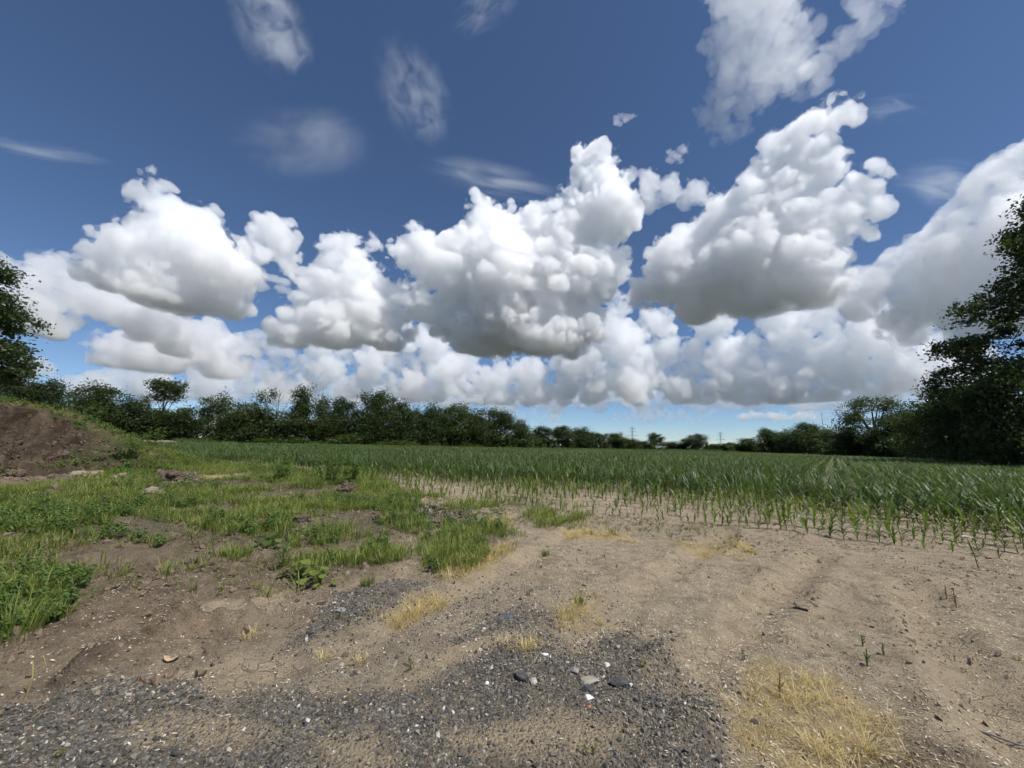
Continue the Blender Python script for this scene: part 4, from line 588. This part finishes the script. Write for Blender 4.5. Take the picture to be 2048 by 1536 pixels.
# ------------------------------------------------------------------ trees
def crown_mesh(name, env, ncl, nleaf, lsize, crad, mat, seed, shell=.45, upb=.3, flat=.7):
    rng = np.random.default_rng(seed); e = np.array(env, float); vol = e[:, 3] * e[:, 4] * e[:, 5]; pk = rng.choice(len(e), ncl, p=vol ** .75 / (vol ** .75).sum())
    d = rng.normal(size=(ncl, 3)); d[:, 2] += upb; d /= np.linalg.norm(d, axis=1)[:, None]; rad = shell + (1 - shell) * rng.random(ncl) ** .6
    c = e[pk, :3] + d * rad[:, None] * e[pk, 3:6]
    c = np.repeat(c, nleaf, 0); dd = np.repeat(d, nleaf, 0); n = len(c); cs = np.repeat(rng.uniform(.6, 1.25, ncl), nleaf)
    p = c + rng.normal(size=(n, 3)) * np.array([1, 1, flat]) * (crad * .5 * cs)[:, None]
    nrm = rng.normal(size=(n, 3)) * .8 + dd * .4 + np.array([0, 0, .6]); nrm /= np.linalg.norm(nrm, axis=1)[:, None]
    t = np.cross(nrm, rng.normal(size=(n, 3))); t /= np.linalg.norm(t, axis=1)[:, None]; b = np.cross(nrm, t); L = lsize * rng.uniform(.6, 1.35, n)[:, None]; W = L * .62
    V = np.stack([p - t * L / 2, p + b * W / 2 + nrm * W * .15, p + t * L / 2, p - b * W / 2 + nrm * W * .15], 1).reshape(-1, 3); i = np.arange(n)[:, None] * 4
    Fc = np.concatenate([i + [0, 1, 2], i + [0, 2, 3]], 1).reshape(-1, 3)
    me = bpy.data.meshes.new(name); me.vertices.add(len(V)); me.vertices.foreach_set('co', V.astype(np.float32).ravel()); me.loops.add(Fc.size); me.loops.foreach_set('vertex_index', Fc.astype(np.int32).ravel()); me.polygons.add(len(Fc)); me.polygons.foreach_set('loop_start', (np.arange(len(Fc)) * 3).astype(np.int32)); me.update(calc_edges=True)
    me.materials.append(mat); return me
def trunk_mesh(h, r, env, mat, nl=6, seed=0, twigs=0, reach=.8, limb=1.0):
    rr = random.Random(seed); g = Geo(); k = 5; tops = [(rr.uniform(-.03, .03) * h * (i / k), rr.uniform(-.03, .03) * h * (i / k), h * i / k - .2 * (i == 0)) for i in range(k + 1)]
    g.tube(tops, [r * (1.25 if i == 0 else 1 - .75 * i / k) for i in range(k + 1)], 7)
    for j in range(nl):
        e = env[j % len(env)]; t = rr.uniform(.35, .95); b = Vector(tops[int(t * k)]); q = Vector((e[0] + rr.uniform(-.7, .7) * e[3], e[1] + rr.uniform(-.7, .7) * e[4], e[2] + rr.uniform(-.4, reach) * e[5])); m = b.lerp(q, .5) + Vector((0, 0, .08 * (q - b).length))
        g.tube([b, m, q], [r * .42 * limb, r * .26 * limb, r * .07 * limb], 5)
        for w in range(twigs):
            s = b.lerp(q, rr.uniform(.4, 1)); d = Vector((rr.gauss(0, 1), rr.gauss(0, 1), rr.uniform(.2, 1.6))).normalized() * rr.uniform(.8, 2.2); g.tube([s, s + d * .5 + Vector((0, 0, .1)), s + d], [r * .12, r * .07, r * .02], 4)
    return g.mesh('trunk', mat, True)
KIND = {}
def kind(name, H, Wd, env, ncl, nleaf, ls, cr, mat, bark=M_BARK, shell=.45, nl=7, r=.24, th=.62, twigs=0, seed=0, flat=.7, upb=.3):
    KIND.setdefault(name, []).append((H, Wd, trunk_mesh(H * th, r, env, bark, nl, seed, twigs, .8, .32 if nl > 30 else 1), crown_mesh('crown', env, ncl, nleaf, ls, cr, mat, seed, shell, upb, flat) if ncl else None))
def lobes(n, seed, R, z0, z1, r0, r1, zs=1.0):
    q = random.Random(seed); o = []
    for i in range(n):
        t = (i + .5) / n; a = q.uniform(0, 2 * PI); rr = R * q.uniform(.35, 1) * (1 - .35 * abs(2 * t - .9)); s = q.uniform(r0, r1); o.append((rr * math.cos(a), rr * math.sin(a), z0 + (z1 - z0) * t, s, s, s * zs))
    return o
for s in range(3):
    kind('round', 13, 10, [(0, 0, 7.5, 3.6, 3.6, 4.6)] + lobes(10, s + 1, 3.4, 4, 11, 1.5, 2.3), 200, 42, .38, 1.5, M_LEAF, seed=10 + s)
    kind('bushy', 10, 9, [(0, 0, 3.8, 3.4, 3.4, 4.2)] + lobes(12, s + 31, 3.6, .8, 8.4, 1.3, 2.1), 230, 44, .36, 1.5, M_LEAF, seed=20 + s, th=.5)
for s in range(2):
    kind('tall', 15, 6, lobes(9, s + 51, 1.7, 4.5, 13.4, 1.3, 2.0, 1.1) + [(0, 0, 8, 1.8, 1.8, 5.5)], 140, 42, .38, 1.4, M_LEAF, seed=30 + s, th=.8)
    kind('pointed', 13, 8, [(0, 0, 3.8, 3.6, 3.6, 2.6), (0, 0, 6.5, 2.7, 2.7, 2.6), (0, 0, 9, 1.7, 1.7, 2.4), (0, 0, 11.3, .8, .8, 1.7), (1.5, .5, 8.6, .8, .8, 1.6), (-1.7, 0, 8, .8, .8, 1.8)], 110, 34, .42, 1.3, M_LEAF_PALE, seed=40 + s, th=.8, flat=1.1)
    kind('loose', 13, 9, lobes(10, s + 71, 3.4, 5.2, 11.8, .9, 1.7, .8), 62, 30, .42, 1.5, M_LEAF_PALE, seed=50 + s, nl=12, r=.2, flat=.55, th=.7)
kind('flat', 14, 9, [(-1.6, 0, 12.3, 2.4, 2.2, 1.3), (1.8, .3, 11.9, 2.5, 2.2, 1.4), (2.4, 0, 9.6, 1.7, 1.5, 1.0), (-1.5, .5, 9.6, 1.4, 1.4, .9), (.5, 0, 10.6, 1.8, 1.8, 1.1), (-.3, 0, 4.0, 2.6, 2.6, 2.6)], 190, 36, .4, 1.2, M_LEAF, seed=61, nl=12, th=.75, r=.28)
kind('spread', 15, 20, [(-7.2, 0, 9.6, 2.2, 2.2, 1.7), (-4.8, 0, 12, 2.8, 2.6, 2.0), (-1.4, 1, 13, 3, 3, 1.9), (2.6, 0, 13, 3.2, 3, 1.9), (6.2, .5, 11.6, 3, 3, 2.2), (8.4, 0, 8.4, 2, 2, 2.2), (-4, .5, 8.6, 2.4, 2.4, 1.7), (3, 0, 8.6, 4, 3, 2.6), (-8, .6, 7, 1.5, 1.5, 1.2), (0, 0, 4.5, 5, 3.5, 3)], 300, 44, .36, 1.6, M_LEAF_PALE, M_BARK, seed=63, nl=16, r=.5, th=.6, flat=.6)
kind('dead', 15, 9, lobes(6, 91, 3, 8, 13, 1.5, 2.4), 0, 0, .4, 1, M_LEAF, M_BARK_PALE, seed=64, nl=14, r=.13, twigs=10, th=.85)
kind('snag', 11, 3, [(-.7, 0, 10.5, .3, .3, .6), (.6, 0, 9.4, .3, .3, .6)], 0, 0, .4, 1, M_LEAF, M_BARK_PALE, seed=65, nl=4, r=.16, twigs=2, th=.85)
kind('snag_leafy', 11, 3.5, lobes(7, 95, .9, 3, 10.4, .4, .8), 34, 16, .4, .9, M_LEAF_PALE, M_BARK_PALE, seed=66, nl=8, r=.12, twigs=3, th=.85)
kind('bush', 3, 5, [(0, 0, 1.1, 2.1, 1.8, 1.2), (1.3, .4, 1.5, 1.1, 1.1, 1.0), (-1.3, 0, 1.2, 1.2, 1.1, .9), (.2, 0, 2.1, .9, .9, .8)], 60, 26, .36, 1.0, M_LEAF_BRIGHT, seed=67, th=.5, r=.06, nl=5); kind('bush', 3, 5, [(0, 0, 1.0, 2.3, 1.8, 1.0), (1.0, .3, 1.7, .9, 1.0, .9), (-1.0, 0, 1.6, 1.0, 1.0, .8)], 60, 26, .34, 1.0, M_LEAF_BRIGHT, seed=68, th=.5, r=.06, nl=5)
def near_env(n, seed, zs, rs, s0, s1, zf):
    q = random.Random(seed); o = []
    for i in range(n):
        z = zs[0] + (zs[-1] - zs[0]) * i / (n - 1); R = float(np.interp(z, zs, rs)) * q.uniform(.2, 1.0) ** .6; a = q.uniform(0, 2 * PI); s = q.uniform(s0, s1); o.append((R * math.cos(a), R * math.sin(a), z, s, s, s * zf))
    return o
kind('near_left', 19, 11, near_env(150, 3, [.8, 4, 7.5, 12, 16, 18.6], [5.4, 5.8, 5.6, 4.6, 3.0, .5], .9, 1.7, .55), 1200, 42, .29, .9, M_LEAF_BIG, seed=71, nl=31, r=.3, th=.9, flat=.5, shell=.2)
kind('near_right', 34, 24, near_env(190, 8, [.6, 6, 14, 20, 25.7, 30, 33], [10, 12, 12.2, 10.6, 6.6, 3.4, .6], 1.1, 2.0, .8), 1700, 42, .36, 1.15, M_LEAF_BIG, seed=72, nl=31, r=.5, th=.92, shell=.25, flat=.65)
def undergrowth(pts, w, h0, h1, n, ls, mat, label, seed):
    rng = np.random.default_rng(seed); p = np.array(pts, float); L = np.concatenate([[0], np.cumsum(np.linalg.norm(np.diff(p, axis=0), axis=1))]); ncl = n // 30
    t = rng.uniform(0, L[-1], ncl); x = np.interp(t, L, p[:, 0]); y = np.interp(t, L, p[:, 1]); hh = (h0 + (h1 - h0) * (.5 + .5 * fbm(t * .12, t * 0, 3, seed))) * rng.random(ncl) ** 1.1
    env = np.stack([x + rng.normal(0, w, ncl), y + rng.normal(0, w, ncl), hh], 1); c = np.repeat(env, 30, 0); m = len(c)
    q = c + rng.normal(size=(m, 3)) * .6; q[:, 2] = np.abs(q[:, 2]); nr = rng.normal(size=(m, 3)) * .8 + [0, 0, .7]; nr /= np.linalg.norm(nr, axis=1)[:, None]; tt = np.cross(nr, rng.normal(size=(m, 3))); tt /= np.linalg.norm(tt, axis=1)[:, None]; b = np.cross(nr, tt); l = ls * rng.uniform(.6, 1.35, m)[:, None]
    V = np.stack([q - tt * l / 2, q + b * l * .3, q + tt * l / 2, q - b * l * .3], 1).reshape(-1, 3); i = np.arange(m)[:, None] * 4
    me = mesh('undergrowth', V, (i + [0, 1, 2, 3]).tolist(), mat); return tag(obj('undergrowth', me), label, 'undergrowth', None, 'stuff')
undergrowth([(-118, 96), (-100, 101), (-88, 107), (-70, 113), (-50, 120), (-34, 127), (-20, 140), (0, 155), (6, 162)], 1.6, 3.5, 8.0, 34000, .8, M_LEAF, 'dark leafy undergrowth closing the foot of the left wood', 401)
undergrowth([(4, 170), (17, 215), (54, 246), (94, 277), (120, 282), (146, 262), (133, 215)], 2.5, 3.5, 6.5, 20000, 1.1, M_LEAF, 'dark leafy undergrowth along the far tree line', 402)
undergrowth([(133, 215), (131, 190), (128, 168), (112, 122), (102, 104), (92, 78), (80, 58), (70, 46), (62, 36)], 1.6, 3.5, 8.0, 30000, .75, M_LEAF, 'dark leafy undergrowth closing the foot of the right wood', 403)
def place_tree(nm, knd, x, y, h, w, label, rz, group, v=0):
    vs_ = KIND[knd]; H, Wd, tm, cm = vs_[v % len(vs_)]; t = empty(nm, (x, y, gz(x, y) - .05), rz); t.scale = (w / Wd, w / Wd, h / H)
    obj('trunk', tm, t)
    if cm: obj('crown', cm, t)
    return tag(t, label, 'tree' if nm != 'bush' else 'bush', group)
for i, (knd, x, y, h, w, label) in enumerate(TREES):
    rz = 0 if knd in ('flat', 'spread', 'snag') else RND.uniform(0, 6.28); rz = {'near_left': 2.0, 'near_right': 3.5}.get(knd, rz)
    nm = {'dead': 'dead_tree', 'snag': 'dead_snag'}.get(knd, 'tree'); far_ = y > 195 and -5 < x < 150
    place_tree(nm, knd, x, y, h * (1.0 if knd[:4] == 'near' else 1.28 if knd == 'bushy' else 1.17), w * (1.28 if knd == 'bushy' else 1.15), label, rz, 'trees of the far tree line' if far_ else 'trees of the left wood' if x < 10 else 'trees of the right wood', i)
for i, (x, y, h, w, label) in enumerate(BUSHES): place_tree('bush', 'bush', x, y, max(h, 1.6), w * 1.15, label, RND.uniform(0, 6.28), 'bushes along the corn edge', i)

# ------------------------------------------------------------------ pylons and mast
M_STEEL = plain('hazed_galvanised_steel', (.13, .145, .165), .6, .1, .2, .3, 0)  # blue-grey tint puts the fading of distant air into the steel colour
def beam(g, a, b, r): g.tube([a, b], [r * 1.5, r * 1.5], 4)
def pylon(x, y, h, rz, label):
    t = empty('pylon', (x, y, gz(x, y)), rz); z = h / 50.; lv = [0, 10, 18, 24, 29, 34, 39, 44, 50]; hw = [4.2, 3.1, 2.2, 1.5, 1.2, 1.1, 1.0, .8, .15]
    leg = Geo(); br = Geo()
    for k in range(8):
        a, b = hw[k], hw[k + 1]; za, zb = lv[k] * z, lv[k + 1] * z; C4 = [(-1, -1), (1, -1), (1, 1), (-1, 1)]
        for q in range(4):
            p, n = C4[q], C4[(q + 1) % 4]; beam(leg, (p[0] * a, p[1] * a, za), (p[0] * b, p[1] * b, zb), .22); beam(br, (p[0] * a, p[1] * a, za), (n[0] * b, n[1] * b, zb), .12); beam(br, (n[0] * a, n[1] * a, za), (p[0] * b, p[1] * b, zb), .12); beam(br, (p[0] * a, p[1] * a, za), (n[0] * a, n[1] * a, za), .12)
    obj('tower_legs', leg.mesh('tower_legs', M_STEEL), t); obj('bracing', br.mesh('bracing', M_STEEL), t)
    for zz, w in ((28, 10.5), (36.5, 7.5), (44, 6.5)):
        for s in (-1, 1):
            g = Geo(); beam(g, (s * 1, -.9, zz * z), (s * w, 0, zz * z + .6), .2); beam(g, (s * 1, .9, zz * z), (s * w, 0, zz * z + .6), .2); beam(g, (s * 1, 0, (zz + 3) * z), (s * w, 0, zz * z + .6), .16)
            for k in range(1, 4): xx = s * (1 + (w - 1) * k / 4); beam(g, (xx, 0, zz * z + .2), (xx, 0, (zz + 3 * (1 - k / 4)) * z), .1)
            c = obj('cross_arm', g.mesh('cross_arm', M_STEEL), t); g = Geo(); g.tube([(s * w, 0, zz * z + .6), (s * w, 0, zz * z - 2.4)], [.14, .1], 5); obj('insulator', g.mesh('insulator', M_STEEL), c)
    return tag(t, label, 'pylon', 'pylons beyond the far tree line')
pylon(282.6, 903.3, 51.5, -.25, 'steel lattice pylon nearer the middle of the picture, taller of the two'); pylon(570, 1055.4, 50.2, -.45, 'smaller steel lattice pylon farther right over the low hedge')
def mast():
    t = empty('radio_mast', (563.7, 697.6, 0)); g = Geo(); g.tube([(0, 0, 0), (0, 0, 70)], [.55, .4], 5); obj('mast_pole', g.mesh('mast_pole', plain('mast_paint', (.16, .15, .15), .6, .2, .1)), t)
    g = Geo(); g.tube([(0, 0, 70), (0, 0, 74)], [.15, .05], 4); obj('antenna_tip', g.mesh('antenna_tip', M_STEEL), t)
    tag(t, 'thin radio mast standing far behind the right-hand wood', 'mast')
mast()

# ------------------------------------------------------------------ stones, clods, single plants, small things
for i, (x, y, w, asp, fl, col, label) in enumerate(STONES):
    o = obj('slab' if 'slab' in label else 'asphalt_lump' if 'lump' in label else 'brick_fragment' if col == 'brick' else 'stone', stone(900 + i, w / 2, w * asp / 2 * 1.5, w * fl / 2, 16, STONE_M[col], 'stone', w * .02))
    o.location = (x, y, gz(x, y) + w * fl * .18); o.rotation_euler = (U(-.1, .1), U(-.1, .1), U(-.4, .4)); tag(o, label, 'stone' if col != 'brick' else 'brick fragment', 'larger stones on the gravel')
for i, (x, y, w, asp, label) in enumerate(CLODS):
    o = obj('clod', clod_mesh(i + 5, M_CLOD if i not in (10, 12, 13) and i < 15 else M_CRUMB_TAN, 4, .42, 1)); w *= .78 if i in (0, 9, 10) else .9 if i < 15 else .7; o.scale = (w, w * .8, w * asp * (1.35 if i not in (12, 13) else 1)); o.rotation_euler = (0, 0, U(0, 6)); o.location = (x, y, gz(x, y) + w * asp * .12); tag(o, label, 'clod', 'clods of earth on the weedy bank')
def single(kindn, x, y, h, label):
    z = gz(x, y); s = 1
    def solo(name, me, cat): o = obj(name, me); o.location = (x, y, z); o.rotation_euler = (0, 0, U(0, 6.28)); return tag(o, label, cat)
    if kindn == 'dry': solo('dry_grass_tuft', tuft(46, h * .5, h * 1.35, h * .55, .005, .5, 1.9, M_DRY, 'dry_grass_tuft', 3, 1.2), 'grass tuft')
    elif kindn == 'green': solo('grass_tuft', tuft(70, h * .55, h * 1.2, h * .4, .007, .2, 1.3, M_GRASS, 'grass_tuft', 4, 2.0), 'grass tuft')
    elif kindn == 'stalk':
        t = empty('grass_stalk', (x, y, z)); g = Geo(); g.tube([(0, 0, 0), (.02, 0, h * .5), (-.01, .01, h * .9), (.05, .01, h), (.09, 0, h * .8)], [.004, .0035, .003, .0025, .001], 4); obj('stalk', g.mesh('stalk', M_DRY), t)
        for k in range(2): g = Geo(); g.blade((0, 0, h * (.2 + .3 * k)), U(0, 6), h * .5, .008, 1.8, 4, 1.3); obj('blade', g.mesh('blade', M_OLIVE), t)
        tag(t, label, 'grass')
    elif kindn == 'bush':
        t = empty('weed_bush', (x, y, z)); n = 13
        g = Geo(); lf = Geo()
        for k in range(n):
            a = U(0, 6.28); q = (h * .45 * U(.1, 1) * math.cos(a), h * .8 * U(.1, 1) * math.sin(a), h * U(.6, 1.05)); b = (q[0] * .3, q[1] * .3, 0); g.tube([b, ((b[0] + q[0]) / 2, (b[1] + q[1]) / 2, q[2] * .55), q], [.008, .006, .003], 4)
            for m in range(46):
                f_ = U(.15, 1.05); d = U(0, 6.28); r = U(.02, .16); lf.leaf((b[0] + (q[0] - b[0]) * f_ + r * math.cos(d), b[1] + (q[1] - b[1]) * f_ + r * math.sin(d), q[2] * f_ + U(-.05, .05)), (math.cos(d) * .5, math.sin(d) * .5, 1), U(0, 6), U(.07, .13), U(.035, .06))
        obj('stem', g.mesh('stem', M_WEED), t); obj('foliage', lf.mesh('foliage', M_WEED), t); tag(t, label, 'weed')
    elif kindn == 'broad':
        t = empty('broadleaf_weed', (x, y, z)); g = Geo()
        for k in range(16):
            a = U(0, 6.28); r = h * U(.1, .9); zz = h * U(.15, .9); g.tube([(0, 0, 0), (r * .5 * math.cos(a), r * .5 * math.sin(a), zz * .7), (r * math.cos(a), r * math.sin(a), zz)], [.004, .003, .002], 4)
            lf = Geo(); L = h * U(.3, .5); c = Vector((r * math.cos(a), r * math.sin(a), zz)); nn = Vector((math.cos(a) * .4, math.sin(a) * .4, 1)).normalized(); tt = nn.orthogonal().normalized(); bb = nn.cross(tt)
            ring = [tuple(c + tt * (L * .5 * math.cos(q) * (1.15 if q == 0 else 1)) + bb * (L * .4 * math.sin(q)) + nn * (L * .06 * math.cos(2 * q))) for q in [2 * PI * m / 10 for m in range(10)]]
            lf.add([tuple(c - nn * L * .05)] + ring, [(0, 1 + m, 1 + (m + 1) % 10) for m in range(10)]); obj('leaf', lf.mesh('leaf', M_GRASS if 'pale' in label else M_WEED), t)
        obj('stem', g.mesh('stem', M_WEED), t); tag(t, label, 'weed')
    elif kindn in ('thistle', 'dock', 'queen'):
        t = empty({'thistle': 'upright_weed', 'dock': 'dried_weed', 'queen': 'flowering_weed'}[kindn], (x, y, z), U(0, 6)); mt = M_RUST if kindn == 'dock' else M_WEED; g = Geo(); lean = (-.18 * h if kindn == 'queen' else .05 * h, 0)
        g.tube([(0, 0, 0), (lean[0] * .4, .01 * h, h * .5), (lean[0], 0, h)], [.006, .005, .003], 5)
        for k in range(3): a = U(0, 6.28); b = h * U(.2, .6); g.tube([(lean[0] * b / h, 0, b), (math.cos(a) * h * .22, math.sin(a) * h * .22, b + h * .3)], [.004, .002], 4)
        obj('stem', g.mesh('stem', mt), t); lf = Geo()
        for k in range(26 if kindn != 'queen' else 10):
            f_ = U(.15, 1); a = U(0, 6.28); r = h * U(.05, .18); lf.leaf((lean[0] * f_ + r * math.cos(a), r * math.sin(a), h * f_), (math.cos(a), math.sin(a), U(.2, 1)), U(0, 6), h * U(.1, .2), h * U(.03, .06))
        obj('leaves', lf.mesh('leaves', mt), t)
        if kindn == 'queen':
            lf = Geo()
            for k in range(40): a = U(0, 6.28); r = .075 * U(0, 1) ** .5; lf.leaf((lean[0] + r * math.cos(a), r * math.sin(a), h + .02 + U(-.006, .006)), (U(-.3, .3), U(-.3, .3), 1), U(0, 6), .022, .016)
            obj('flower_head', lf.mesh('flower_head', plain('white_petals', (.75, .74, .70), .8, .05)), t)
        tag(t, label, 'weed')
for p in PLANTS: single(*p)
# bark litter on the two dark patches
def chip(): g = Geo(); g.leaf((0, 0, 0), (U(-.4, .4), U(-.4, .4), 1), 0, 1, U(.25, .5)); return g.mesh('bark_chip', M_BARKCHIP)
M_BARKCHIP = leaf_material('bark_chips', [(.1, (.06, .042, .034)), (.6, (.14, .11, .09)), (.95, (.36, .32, .27))], 0, .9); BC = [chip() for _ in range(6)]
def litter(i, label, seed):
    p = POLYS['dark'][i]; x0, x1 = min(q[0] for q in p), max(q[0] for q in p); y0, y1 = min(q[1] for q in p), max(q[1] for q in p); x = NR.uniform(x0, x1, 2600); y = NR.uniform(y0, y1, 2600); k = poly_sd(x, y, p) > -.1; x, y = x[k], y[k]; n = len(x); s = NR.uniform(.04, .13, n)
    scatter('bark_litter', np.stack([x, y, ground_h(x, y) + NR.uniform(.0, .05, n)], 1), np.stack([NR.normal(0, .5, n), NR.normal(0, .5, n), NR.uniform(0, 6.28, n)], 1), uni(s), BC, label, 'bark litter', seed=seed)
litter(1, 'dark bark and stalk litter beside the green verge', 21); litter(2, 'dark bark and stalk litter below the dirt mound', 22)
def dead_leaf():
    g = Geo(); n = 14; ring = []
    for k in range(n): a = 2 * PI * k / n; r = .036 * (1 + .16 * (k % 2)); ring.append((r * 1.25 * math.cos(a), r * .75 * math.sin(a), .012 + .014 * math.cos(2 * a) + .004 * (k % 2)))
    g.add([(0, 0, .006)] + ring, [(0, 1 + k, 1 + (k + 1) % n) for k in range(n)]); t = empty('fallen_leaf', (-2.35, 2.982, gz(-2.35, 2.982) + .01), .2); obj('leaf_blade', g.mesh('leaf_blade', plain('dry_leaf', (.40, .29, .185), .8, .15, 30)), t)
    g = Geo(); g.tube([(-.05, 0, .01), (.065, .002, .016), (.10, .01, .01)], [.002, .002, .0012], 4); obj('leaf_stalk', g.mesh('leaf_stalk', M_RUST), t); tag(t, 'single curled tan dead leaf lying by the earth ledge', 'leaf')
dead_leaf()
def twig():
    t = empty('twig', (2.9, 2.55, gz(2.9, 2.55) + .01), -.6); g = Geo(); g.tube([(-.2, 0, .005), (-.05, .015, .012), (.08, -.005, .008), (.2, .02, .012)], [.004, .007, .006, .003], 6); obj('stick', g.mesh('stick', M_BARK_PALE, True), t)
    g = Geo(); g.tube([(.06, 0, .01), (.12, .05, .02)], [.004, .002], 5); obj('side_shoot', g.mesh('side_shoot', M_BARK_PALE), t); tag(t, 'crooked pale twig on the dirt at the lower right edge', 'twig')
twig()
def bird():
    t = empty('bird', (-83.5, 114.5, 45.7), .6); m = plain('dark_feathers', (.025, .025, .03), .8, .2); g = Geo(); g.tube([(-.2, 0, 0), (-.12, 0, .01), (0, 0, .02), (.1, 0, .02), (.17, 0, .03), (.22, 0, .02)], [.015, .045, .06, .045, .035, .004], 8); obj('body', g.mesh('body', m, True), t)
    for s in (-1, 1): g = Geo(); g.add([(.08, 0, .03), (.1, s * .2, .10), (.02, s * .42, .06), (-.04, s * .2, .09), (-.07, 0, .03)], [(0, 1, 3, 4), (1, 2, 3)]); obj('wing', g.mesh('wing', m), t)
    g = Geo(); g.add([(-.18, 0, .005), (-.34, .06, .0), (-.34, -.06, .0)], [(0, 1, 2)]); obj('tail', g.mesh('tail', m), t); tag(t, 'tiny dark bird flying in front of the left clouds', 'bird')
bird()
